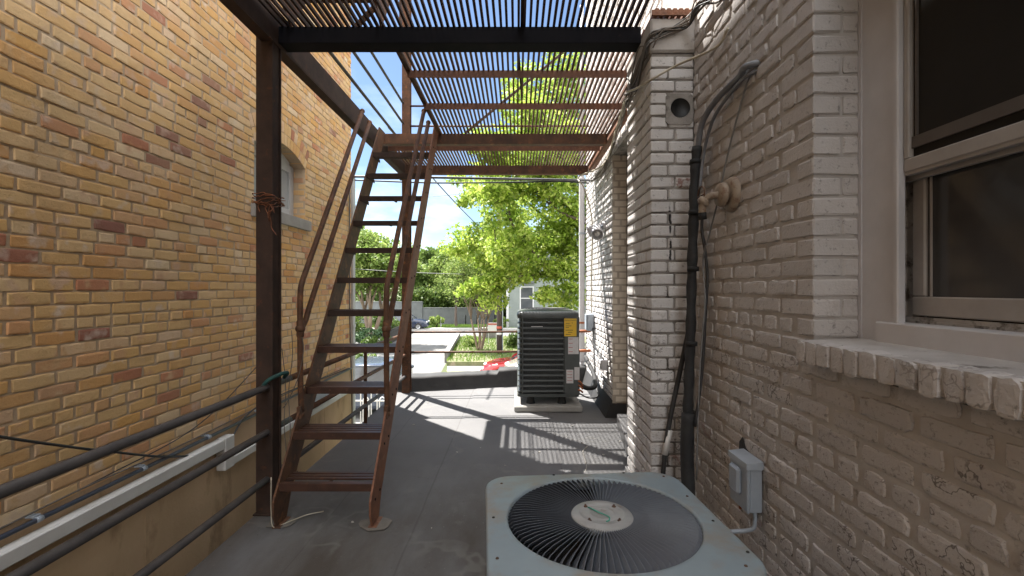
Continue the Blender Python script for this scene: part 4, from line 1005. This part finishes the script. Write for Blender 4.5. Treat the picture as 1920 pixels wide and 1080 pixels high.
wire('string', [(-1.50, 2.86, .3), (-1.49, 2.84, .1), (-1.47, 2.83, .012), (-1.42, 2.88, .012), (-1.34, 2.98, .012), (-1.25, 3.03, .012)], .0032, 'cream_cable', 'pale string trailing from the foot of the stair onto the roof', 'string')
wire('string', [P(1093, 893, 3.2) * 1, (.50, 3.62, .008), (.56, 3.8, .008), (.58, 4.15, .008), (.64, 4.3, .008), (.60, 4.4, .008)], .0035, 'chip', 'thin pale string lying on the sunlit roof behind the near condenser', 'string')
for i in range(26):
    x, y = random.choice([(random.uniform(-.7, .2), random.uniform(2.6, 4.4)), (random.uniform(-.2, 1.0), random.uniform(3.8, 5.3)), (random.uniform(-1.2, .0), random.uniform(2.0, 6.3))])
    r_ = random.uniform(.004, .011); a = random.uniform(0, 3.1)
    pts = [(x + r_ * (1.8 if k % 2 else 1) * random.uniform(.6, 1) * math.cos(a + k * 1.05) * (1 if k % 3 else .5), y + r_ * math.sin(a + k * 1.05)) for k in range(6)]
    tag(MB().prism(pts, .0052, .009).build('chip', 'chip'), 'small pale chip of debris lying on the dark roof membrane', 'debris', 'chips of debris on the roof')

# ------------------------------------------------------------------ vegetation
def leaves(name, centers, radii, per, size, m, parent, flat=.6, clumps=None):
    """thousands of small leaf faces gathered in clusters"""
    C_ = np.repeat(np.asarray(centers), per, 0); n = len(C_)
    rr = np.repeat(np.asarray(radii), per)[:, None]
    d = rng.normal(0, 1, (n, 3)); d /= np.linalg.norm(d, axis=1)[:, None]
    p = C_ + d * rr * rng.uniform(0.15, 1, (n, 1)) ** .6 * np.array([1, 1, flat])
    nrm = rng.normal(0, 1, (n, 3)) + np.array([0, 0, .6]); nrm /= np.linalg.norm(nrm, axis=1)[:, None]
    t = np.cross(nrm, rng.normal(0, 1, (n, 3))); t /= np.linalg.norm(t, axis=1)[:, None]
    b = np.cross(nrm, t); s = size * rng.uniform(.55, 1.3, (n, 1))
    v = np.stack([p - t * s, p + b * s * .55 + nrm * s * .12, p + t * s, p - b * s * .55 + nrm * s * .12], 1)
    me = bpy.data.meshes.new(name); me.vertices.add(n * 4); me.vertices.foreach_set('co', v.ravel())
    me.loops.add(n * 4); me.loops.foreach_set('vertex_index', np.arange(n * 4)); me.polygons.add(n)
    me.polygons.foreach_set('loop_start', np.arange(0, n * 4, 4)); me.update(calc_edges=True)
    me.materials.append(M[m]); o = bpy.data.objects.new(name, me); COL.objects.link(o)
    if parent: o.parent = parent; o.matrix_parent_inverse = parent_inv(parent)
    return o
def limb(mb, p, d, L, r, depth, tips, spread=.55, lift=.1, kids=(2, 3), shrink=.72):
    pts = [Vector(p)]; q = Vector(p); d = Vector(d).normalized(); k = 4
    for i in range(k):
        d = (d + Vector((random.gauss(0, .12), random.gauss(0, .12), random.gauss(0, .08) + lift * .15))).normalized()
        q = q + d * L / k; pts.append(q.copy())
        if depth <= 2 and i >= 1: tips.append(q.copy())
    mb.tube(pts, [r * (1 - .45 * i / k) for i in range(k + 1)], 7 if depth > 1 else 5)
    if depth == 0: return
    for _ in range(random.randint(*kids)):
        a = random.uniform(0, 6.283); sd = d.orthogonal().normalized(); sd = Matrix.Rotation(a, 3, d) @ sd
        nd_ = (d + sd * random.uniform(.4, 1.0) * spread * 1.6 + Vector((0, 0, lift))).normalized()
        limb(mb, pts[-1] if random.random() < .7 else pts[-2], nd_, L * shrink * random.uniform(.8, 1.15), r * .55, depth - 1, tips, spread, lift, kids, shrink)
def tree(x, y, z, h, label, leaf, bark='bark', trunk_r=.22, trunk_h=.35, depth=4, per=40, size=.12, cl=.5, stems=1, lean=(0, 0), spread=.55, kids=(2, 3), lift=.1, flat=.7, L0=.3, name='tree', extra=None, group=None, shrink=.72):
    t = thing(name, (x, y, z), label, 'tree', group); b = MB(); tips = []
    for s_ in range(stems):
        a = 6.283 * s_ / stems + random.random()
        d = Vector((lean[0] + (math.cos(a) * .22 if stems > 1 else 0), lean[1] + (math.sin(a) * .22 if stems > 1 else 0), 1)).normalized()
        p0 = Vector((x + (math.cos(a) * .12 if stems > 1 else 0), y + (math.sin(a) * .12 if stems > 1 else 0), z))
        top = p0 + d * h * trunk_h
        b.tube([p0, p0 + d * .15, p0 + (top - p0) * .5 + Vector((random.gauss(0, .05), random.gauss(0, .05), 0)), top], [trunk_r * 1.5, trunk_r * 1.1, trunk_r * .9, trunk_r * .75], 10)
        nk = random.randint(*kids) + 1
        for k in range(nk):
            a2 = 6.283 * k / nk + random.random()
            limb(b, top, Vector((math.cos(a2) * spread, math.sin(a2) * spread, .9)) + d * .4, h * L0 * random.uniform(.8, 1.1), trunk_r * .6, depth, tips, spread, lift, kids, shrink)
    b.build('trunk', bark, t)
    c = np.array([tuple(p) for p in tips])
    if extra is not None: c = np.concatenate([c, extra])
    leaves('crown', c, rng.uniform(.5, 1.15, len(c)) * cl, per, size, leaf, t, flat)
    return t, len(c)
def mass(n, c, r, hollow=.35):
    d = rng.normal(0, 1, (n, 3)); d /= np.linalg.norm(d, axis=1)[:, None]
    return np.asarray(c) + d * rng.uniform(hollow, 1, (n, 1)) * np.asarray(r)

random.seed(21); rng = np.random.default_rng(21)
# big bright tree, trunk hidden behind the white wall
bt = thing('tree', (4.8, 22.5, GZ), 'large bright yellow green tree whose branches fill the view beside the white wall', 'tree')
b = MB(); tips = []
b.tube([(4.8, 22.5, GZ), (4.7, 22.4, -1), (4.5, 22.3, 1.2), (4.3, 22.2, 3)], [.5, .4, .34, .3], 12)
for d, L, r_ in (((-1, -.25, .35), 3.4, .16), ((-.9, .3, .75), 3.6, .17), ((-.35, -.3, 1), 4.0, .2), ((.3, .3, 1), 4.0, .2), ((.7, -.2, .7), 3.4, .15), ((-1, -.1, -.02), 2.8, .11), ((-.5, -.8, .6), 3.2, .13)):
    limb(b, (4.35, 22.2, random.uniform(1.6, 3)), d, L, r_, 3, tips, .6, .05, (2, 3), .74)
b.build('trunk', 'bark', bt)
cs = [np.array([tuple(p) for p in tips])]
cs.append(mass(150, (4.0, 22, 7.5), (4.8, 3.5, 6.5), .55)); cs.append(mass(45, (.9, 21.6, 3.3), (3.4, 1.6, 1.7), .2)); cs.append(mass(45, (1.4, 21.8, 9), (2.4, 1.6, 4.2), .3)); cs.append(mass(30, (2.0, 21, 1.6), (2.2, 1.4, 1.4), .2))
cs.append(mass(16, (-1.9, 21.6, 3.6), (1.3, .8, .9), .2)); cs.append(mass(60, (3.0, 21.5, 4.5), (2.8, 2, 3), .1))
c = np.concatenate(cs); leaves('crown', c, rng.uniform(.35, .85, len(c)), 95, .105, 'leaf_bright', bt, .55)

tree(-2.25, 28, GZ + .2, 6.9, 'small multi stemmed tree with thin grey stems on the lawn behind the railing', 'leaf_mid', 'pale_bark', .055, .28, 3, 26, .06, .5, 7, spread=.42, lift=.35, L0=.2, kids=(2, 2), flat=.8, extra=mass(110, (-2.5, 28, 2.2), (2.8, 1.8, 2.1), .25))
tree(-10.2, 33, GZ, 8.6, 'leafy tree with twisted pale trunks seen between the stair treads', 'leaf_mid', 'pale_bark', .16, .28, 3, 48, .13, .75, 3, spread=.5, L0=.22, extra=mass(70, (-10.4, 33, 3.4), (2.6, 2, 2.6), .3))
spots = [(-21, 60, 12, 'leaf_mid', 'far green tree at the left edge of the distant tree line'), (-15, 66, 11, 'leaf_mid', 'rounded far tree left of the stair gap beyond the street'),
         (-10.5, 58, 9.5, 'leaf_dark', 'darker far tree behind the grey block wall'), (-6.6, 62, 9.4, 'leaf_mid', 'pale green far tree in the middle of the tree line'), (-2.6, 60, 9.8, 'leaf_mid', 'far tree left of the utility pole beyond the street'),
         (11, 62, 13, 'leaf_mid', 'far tree behind the pale green house'), (-28, 66, 13, 'leaf_dark', 'dark far tree beyond the yellow building corner')]
for x, y, h, lf, lb_ in spots:
    tree(x, y, GZ, h, lb_, lf, 'bark', .25, .25, 2, 60, .24, 1.25, 1, spread=.6, L0=.3, extra=mass(60, (x, y, GZ + h * .55), (h * .36, h * .3, h * .4), .3), group='trees beyond the street')
def bush(x, y, r, h, label, leaf, n=26, size=.09, name='shrub', z=GZ):
    t = thing(name, (x, y, z), label, 'shrub'); b = MB()
    for k in range(6):
        a = 6.283 * k / 6; b.tube([(x, y, z), (x + math.cos(a) * r * .4, y + math.sin(a) * r * .4, z + h * .6)], [.03, .012], 5)
    b.build('stem', 'bark', t)
    leaves('foliage', mass(n, (x, y, z + h * .5), (r, r, h * .45), .3), rng.uniform(.3, .6, n) * r * .7, 60, size, leaf, t, .9)
tree(-6.2, 47.6, GZ, 8.2, 'light green young tree in front of the grey block wall across the street', 'leaf_mid', 'bark', .14, .3, 3, 40, .14, .9, 1, spread=.55, L0=.25, extra=mass(90, (-6.2, 47.6, 2.6), (3.0, 2, 2.6), .2))
tree(-2.0, 49, GZ, 8.6, 'light green tree with a low crown left of the pale green house', 'leaf_mid', 'bark', .14, .3, 3, 40, .14, .9, 1, spread=.55, L0=.25, extra=mass(80, (-2.2, 49, 3), (2.4, 2, 2.6), .2))
bush(-9.6, 30.5, 1.0, 1.5, 'low feathery blue green shrub under the twisted trunk tree', 'needle', 26)
bush(-8.0, 46.5, .8, 1.5, 'round clipped bush in front of the grey block wall', 'leaf_mid', 20, .12)
bush(.1, 29.5, .85, 1.25, 'dark rounded shrub to the right of the utility pole', 'leaf_dark', 24)
bush(-2.9, 30.2, .8, .9, 'sparse low shrub at the foot of the multi stemmed tree', 'leaf_mid', 16)
bush(-11.8, 29, 1.1, 2.0, 'dark shrub beside the yellow building corner beyond the driveway', 'leaf_dark', 28)
bush(-13.2, 36, 1.6, 2.6, 'large dark shrub mass behind the twisted trunk tree', 'leaf_dark', 40, .11)
bush(-11.0, 37.5, 1.5, 2.2, 'broad green shrub right of the twisted trunk tree by the timber fence', 'leaf_dark', 36, .11)
bush(-8.6, 28.6, .9, 1.0, 'low dark shrub at the near end of the timber fence', 'leaf_dark', 22)
bush(-7.0, 21.5, .8, 1.1, 'small green shrub behind the silver car', 'leaf_dark', 20)
bush(2.2, 38, 1.1, 1.6, 'green shrub at the base of the pale green house', 'leaf_mid', 26)
bush(-1.6, 45.5, .7, 1.3, 'small bright bush left of the pale green house', 'leaf_mid', 16)
hd = thing('hedge', (-12, 52.5, GZ), 'dark hedge filling the gap above the grey block wall', 'hedge')
leaves('foliage', np.stack([rng.uniform(-26, -1, 260), rng.uniform(52, 53.5, 260), rng.uniform(-1.6, 1.2, 260)], 1), rng.uniform(.5, .9, 260), 60, .2, 'leaf_dark', hd, .9)
# ------------------------------------------------------------------ background structures
gw = thing('block_wall', (-12, 50.5, GZ), 'long grey block retaining wall across the street', 'wall')
MB().box(-30, -10.2, 50.4, 50.8, GZ, GZ + 2.4).box(-10.19, -1.5, 50.5, 50.8, GZ, GZ + 1.75).build('wall', 'block_wall', gw)
MB().box(-30, -10.2, 50.37, 50.83, GZ + 2.4, GZ + 2.5).box(-10.19, -1.5, 50.47, 50.83, GZ + 1.75, GZ + 1.85).build('coping', 'block_wall', gw)
for i, x in enumerate((-6.5, -5.5, -4.3, -3.2, -2.4)):
    tag(MB().tube([(x, 49.9, GZ), (x, 49.9, GZ + 1.05), (x, 49.9, GZ + 1.12)], [.06, .06, .03], 8).build('bollard', 'rubber'), 'short black post standing on the verge before the grey wall', 'post', 'black posts by the grey wall')
for x in (-7.6, -3.9): tag(MB().cbox(x, x + .1, 46.3, 46.4, GZ, GZ + .95, .02).build('marker_post', 'trim_white'), 'thin white marker post on the grass verge', 'post', 'white marker posts')
up = thing('utility_pole', (-1.0, 26.5, GZ), 'dark brown timber utility pole rising into the bright tree', 'pole')
MB().tube([(-1.0, 26.5, GZ), (-.99, 26.5, 2), (-.98, 26.5, 7.5)], [.17, .16, .13], 14).build('shaft', 'pole_wood', up)
MB().bar((-2.0, 26.4, 6.9), (.1, 26.4, 6.9), .09, .12).build('crossarm', 'pole_wood', up)
MB().tube([(-1.0, 26.5, -.82), (-1.0, 26.5, -.68)], .178, 14).build('band', 'red_ink', up)
MB().tube([(-1.0, 26.5, -1.16), (-1.0, 26.5, -1.02)], .178, 14).build('band', 'white_label', up)
MB().tube([(-.83, 26.38, GZ), (-.83, 26.4, 5)], .03, 8).build('riser', 'galv', up)
ys = thing('yard_sign', (-1.8, 31, GZ), 'small white and red yard sign left of the utility pole', 'sign')
MB().box(-1.95, -1.35, 31, 31.02, GZ + 1.0, GZ + 1.65).build('board', 'white_label', ys)
MB().box(-1.93, -1.37, 30.99, 30.998, GZ + 1.5, GZ + 1.6).build('stripe', 'red_ink', ys)
for x in (-1.9, -1.4): MB().box(x - .02, x + .02, 31.02, 31.05, GZ, GZ + 1.65).build('leg', 'trim_white', ys)
for a_, b_, sag, r_, lb_ in (((-22, 34, 4.1), (-.98, 26.4, 2.2), .35, .02, 'thick black utility cable running left from the pole'), ((-26, 40, 9), (-.98, 26.4, 7.0), .5, .015, 'high thin power line running left from the pole top'),
                        ((-2.2, 8.0, 4.2), (-.98, 26.4, 4.0), .2, .014, 'service wire slanting from the yellow building to the pole'), ((-.98, 26.4, 2.2), (14, 24, 3.6), .3, .02, 'utility cable running right from the pole behind the tree')):
    a_, b_ = Vector(a_), Vector(b_); wire('power_line', [a_.lerp(b_, t) - Vector((0, 0, sag * 4 * t * (1 - t))) for t in (0, .25, .5, .75, 1)], r_, 'black_cable', lb_, 'cable', 5, 5)

# house
hs_ = thing('house', (3, 44, GZ), 'pale green clapboard house behind the bright tree', 'house')
HX0, HX1, HY0, HY1 = -1.05, 8.5, 46, 55
wl_ = MB().box(HX0, HX1, HY0, HY1, GZ, 4.6); wl_.prism([(HX0, 4.6), (HX1, 4.6), ((HX0 + HX1) / 2, 7.6)], HY0, HY1, 0, 'Y')
wl_.build('wall', 'siding', hs_)
rf = MB()
mx = (HX0 + HX1) / 2
rf.prism([(HX0 - .5, 4.35), (HX0 - .45, 4.2), (mx, 7.65), (mx, 7.9)], HY0 - .5, HY1 + .4, 0, 'Y').prism([(HX1 + .5, 4.35), (HX1 + .45, 4.2), (mx, 7.65), (mx, 7.9)], HY0 - .5, HY1 + .4, 0, 'Y')
rf.build('roof', 'roof_shingle', hs_)
MB().box(HX0 - .03, HX0 + .2, HY0 - .03, HY0 + .1, GZ, 4.5).build('corner_board', 'trim_white', hs_)
def hwin(x0, x1, z0, z1, y=HY0):
    f = MB(); t = .12
    f.box(x0 - t, x0, y - .06, y + .02, z0 - t, z1 + t).box(x1, x1 + t, y - .06, y + .02, z0 - t, z1 + t).box(x0, x1, y - .06, y + .02, z1, z1 + t).box(x0, x1, y - .08, y + .02, z0 - t, z0).box(x0, x1, y - .05, y + .01, (z0 + z1) / 2 - .04, (z0 + z1) / 2 + .04)
    o = f.build('window', 'trim_white', hs_); MB().box(x0, x1, y - .03, y - .01, z0, z1).build('pane', 'sky_glass', o)
hwin(.35, 1.5, -.55, 1.55); hwin(4.3, 5.4, -.55, 1.55); hwin(1.0, 2.0, 2.6, 4.0)
MB().box(.2, 1.7, HY0 - .5, HY0 - .07, 2.0, 2.12).build('awning', 'roof_shingle', hs_)
h2 = thing('house', (-4, 52, GZ), 'white house partly hidden behind the multi stemmed tree', 'house')
MB().box(-4.2, -1.4, 53, 60, GZ, 2.2).prism([(-4.2, 2.2), (-1.4, 2.2), (-2.8, 3.6)], 53, 60, 0, 'Y').build('wall', 'siding', h2)
MB().prism([(-4.5, 2.0), (-4.45, 1.9), (-2.8, 3.65), (-2.8, 3.8)], 52.7, 60, 0, 'Y').prism([(-1.1, 2.0), (-1.15, 1.9), (-2.8, 3.65), (-2.8, 3.8)], 52.7, 60, 0, 'Y').build('roof', 'roof_shingle', h2)
o = MB().box(-3.3, -2.3, 52.93, 52.99, -.4, 1.2).build('window', 'trim_white', h2); MB().box(-3.2, -2.4, 52.9, 52.925, -.3, 1.1).build('pane', 'sky_glass', o)
# timber fence on the left of the drive
tf = thing('board_fence', (-9, 33, GZ), 'dark timber board fence left of the driveway', 'fence')
q = MB()
for i in range(46):
    t = i / 46; y = 30.5 + t * 12; x = -8.8 - t * .8; q.box(x, x + .03, y, y + .24, GZ, GZ + 1.0 + random.uniform(-.02, .02))
q.build('boards', 'fence_wood', tf)
MB().bar((-8.74, 30.5, GZ + .3), (-9.54, 42.5, GZ + .3), .05, .09).bar((-8.74, 30.5, GZ + .85), (-9.54, 42.5, GZ + .85), .05, .09).build('rail', 'fence_wood', tf)
# white hoop fence beside the roof
hf = thing('hoop_fence', (-3.8, 12, GZ), 'white painted iron fence with looped tops below the roof edge', 'fence')
q = MB(); x = -4.5
k = 0
while x < -2.9:
    zt = -1.12 if k % 2 == 0 else -1.34; w = .075
    q.tube([(x - w, 12, -2.4), (x - w, 12, zt - .1)] + [(x - w * math.cos(a), 12, zt - .1 + .11 * math.sin(a)) for a in np.linspace(.3, 2.84, 7)] + [(x + w, 12, zt - .1), (x + w, 12, -2.4)], .014, 6)
    x += .21; k += 1
q.build('hoops', 'white_iron', hf)
MB().bar((-4.6, 12, -1.42), (-2.8, 12, -1.42), .02, .035).bar((-4.6, 12, -2.0), (-2.8, 12, -2.0), .02, .035).build('rail', 'white_iron', hf)
MB().cbox(-4.68, -4.6, 11.96, 12.04, GZ, -1.0, .01).build('post', 'white_iron', hf)

# cars (local frame: nose towards +x, centre at the middle, z=0 on the ground)
def car(label, paint, loc_, rz, L=4.4, W=1.78, H=1.46, suv=False, hood=None):
    t = thing('parked_car', loc_, label, 'car'); t.rotation_euler.z = rz
    hl, hw = L / 2, W / 2; hood = hood or (.98 if suv else .86); belt = hood + .06
    # body loft: stations along x
    stn = [(-hl, .42, belt - .16, .80), (-hl + .06, .30, belt - .05, .90), (-hl + .35, .24, belt + .01, .97), (-hl * .45, .20, belt, 1), (0, .19, belt - .01, 1), (hl * .32, .19, belt - .02, 1), (hl * .45, .20, hood + .03, .99), (hl - .55, .22, hood - .04, .97), (hl - .18, .25, hood - .17, .88), (hl - .03, .30, hood - .30, .74), (hl, .36, .52, .66)]
    b = MB(); vs = []; n = 10
    for x, z0, z1, wf in stn:
        w = hw * wf
        for yy, zz in ((-w * .9, z0), (-w * .99, z0 + .12), (-w, (z0 + z1) / 2), (-w * .97, z1 - .08), (-w * .86, z1), (w * .86, z1), (w * .97, z1 - .08), (w, (z0 + z1) / 2), (w * .99, z0 + .12), (w * .9, z0)):
            vs.append((x, yy, zz))
    m_ = len(stn)
    b.add(vs, [(i * n + j, i * n + (j + 1) % n, (i + 1) * n + (j + 1) % n, (i + 1) * n + j) for i in range(m_ - 1) for j in range(n)], 0, True)
    b.add(vs[:n], [list(range(n))]); b.add(vs[-n:], [list(range(n))[::-1]])
    loc(b.build('body', 'car_' + paint, t))
    # glasshouse
    gx = [(-hl + .28 if suv else -hl + .55, belt - .03, -hl + (.55 if suv else 1.25)), (hl * .42, belt - .03, hl * .08)]
    a0, a1, c0, c1 = gx[0][0], gx[1][0], gx[0][2], gx[1][2]; wl, wt = hw * .90, hw * .70
    vs = [(a0, -wl, belt - .03), (a1, -wl, belt - .03), (a1, wl, belt - .03), (a0, wl, belt - .03), (c0, -wt, H - .05), (c1, -wt, H - .05), (c1, wt, H - .05), (c0, wt, H - .05)]
    loc(MB().add(vs, [(4, 5, 6, 7), (0, 1, 5, 4), (1, 2, 6, 5), (2, 3, 7, 6), (3, 0, 4, 7)]).build('window', 'sky_glass', t))
    rf_ = MB(); lay = [(c0 - .02, c1 + .03, wt + .015, H - .055), (c0 + .05, c1 - .04, wt - .02, H - .01), (c0 + .25, c1 - .25, wt - .2, H + .015)]
    vs = [(x, y, z) for q0, q1, w, z in lay for x, y in ((q0, -w), (q1, -w), (q1, w), (q0, w))]
    rf_.add(vs, [(k * 4 + j, k * 4 + (j + 1) % 4, k * 4 + 4 + (j + 1) % 4, k * 4 + 4 + j) for k in range(2) for j in range(4)] + [(8, 9, 10, 11), (3, 2, 1, 0)], 0, True)
    for s_ in (-1, 1):
        for (xa, xb) in ((a0, c0), (a1, c1), ((a0 + a1) / 2 - .1, (c0 + c1) / 2)):
            rf_.bar((xa, s_ * (wl + .006), belt - .02), (xb, s_ * (wt + .01), H - .04), .03, .07, (1, 0, .2))
    loc(rf_.build('roof', 'car_' + paint, t))
    for xx in (hl * .62, -hl * .60):
        for s_ in (-1, 1):
            w_ = loc(MB().lathe([(.19, .09), (.31, .10), (.325, .06), (.325, -.06), (.31, -.09)], (xx, s_ * (hw - .09), .325), (0, s_, 0), 20).build('wheel', 'tyre', t))
            r_ = MB().lathe([(.03, .085), (.05, .09), (.19, .075), (.20, .09)], (xx, s_ * (hw - .09), .325), (0, s_, 0), 20)
            for k in range(5):
                a = 6.283 * k / 5; r_.bar((xx, s_ * (hw + .002), .325), (xx + .18 * math.cos(a), s_ * (hw + .002), .325 + .18 * math.sin(a)), .02, .05, (0, 1, 0))
            loc(r_.build('rim', 'rim', w_))
    for s_ in (-1, 1):
        loc(MB().ball((hl - .17, s_ * hw * .66, hood - .25), .16, 0, (.9, .9, .5)).build('headlight', 'lamp_glass', t))
        loc(MB().ball((a1 - .1, s_ * (hw + .07), belt + .02), .1, 0, (.6, .9, .7)).build('mirror', 'car_' + paint, t))
    for s_ in (-1, 1): loc(MB().cbox(-hl + .0, -hl + .12, s_ * hw * .66 - .14, s_ * hw * .66 + .14, belt - .26, belt - .1, .02).build('tail_light', 'red_ink', t))
    loc(MB().box(hl - .12, hl - .02, -.42, .42, .45, .56).build('grille', 'rubber', t))
    return t
car('glossy red car parked beyond the roof parapet', 'red', (.67, 19.8, GZ), R(178))
car('beige car partly hidden behind the tall dark condenser', 'beige', (1.86, 16.4, GZ), R(180), 4.7, 1.85, 1.95, True, 1.42)
car('dark blue car parked across the street by the grey wall', 'navy', (-10.7, 44.6, GZ + .02), R(2), 4.6, 1.85, 1.6, True)
car('silver car roof seen below the railing beyond the yellow building', 'silver', (-4.8, 16.2, GZ), R(93), 4.6, 1.85, 1.55, True)

# ------------------------------------------------------------------ light, sky, camera
w = bpy.data.worlds.new('World'); S.world = w; w.use_nodes = True
nt = w.node_tree; bg = nt.nodes['Background']
sk = nd(nt, 'ShaderNodeTexSky', sky_type='NISHITA', sun_disc=False, sun_elevation=EL, sun_rotation=math.atan2(AZX, AZY), air_density=1.0, dust_density=.2, ozone_density=2.5)
tc = nd(nt, 'ShaderNodeTexCoord'); mp = nd(nt, 'ShaderNodeMapping'); mp.inputs['Scale'].default_value = (1.2, 1.2, 3.2)
nt.links.new(tc.outputs['Generated'], mp.inputs['Vector'])
cn = nd(nt, 'ShaderNodeTexNoise', i_Scale=2.3, i_Detail=7, i_Roughness=.58); nt.links.new(mp.outputs['Vector'], cn.inputs['Vector'])
cl_ = step(nt, cn.outputs['Fac'], .50, .72)
sz_ = nd(nt, 'ShaderNodeSeparateXYZ'); nt.links.new(tc.outputs['Generated'], sz_.inputs[0])
hz = step(nt, sz_.outputs['Z'], .52, .12)
f_ = mth(nt, 'MULTIPLY', mth(nt, 'MULTIPLY', cl_, hz), .75)
skc = mix(nt, f_, sk.outputs['Color'], (11.0, 11.4, 12.0))
# bright clouds added behind the camera, out of view, as fill light
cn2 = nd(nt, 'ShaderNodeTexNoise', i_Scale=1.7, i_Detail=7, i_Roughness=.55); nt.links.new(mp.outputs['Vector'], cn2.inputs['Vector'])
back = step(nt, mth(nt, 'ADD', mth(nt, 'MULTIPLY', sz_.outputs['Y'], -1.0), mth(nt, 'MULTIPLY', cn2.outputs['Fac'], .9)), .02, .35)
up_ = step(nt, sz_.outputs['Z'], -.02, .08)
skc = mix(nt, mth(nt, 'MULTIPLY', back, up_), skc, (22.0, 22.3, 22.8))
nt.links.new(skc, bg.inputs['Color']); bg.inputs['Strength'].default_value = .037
sl = bpy.data.lights.new('sun', 'SUN'); sl.energy = 3.5; sl.angle = R(.53); sl.color = (1, .955, .89)
so = bpy.data.objects.new('sun', sl); COL.objects.link(so); so.location = (-20, 20, 30)
sd = Vector((AZX * math.cos(EL), AZY * math.cos(EL), math.sin(EL))); so.rotation_euler = sd.to_track_quat('Z', 'Y').to_euler()
cam = bpy.data.cameras.new('camera'); co = bpy.data.objects.new('camera', cam); COL.objects.link(co)
co.location = (0, 0, CZ); co.rotation_euler = (R(90), 0, 0); cam.sensor_width = 36; cam.lens = FP / 1920 * 36
cam.shift_x = -10 / 1920; cam.shift_y = 1 / 1920; cam.clip_end = 1500; cam.clip_start = .02
S.camera = co
S.view_settings.view_transform = 'Standard'; S.view_settings.look = 'None'; S.view_settings.exposure = 2.35; S.view_settings.gamma = 1
S.cycles.max_bounces = 8; S.cycles.diffuse_bounces = 5
S.cycles.use_denoising = True
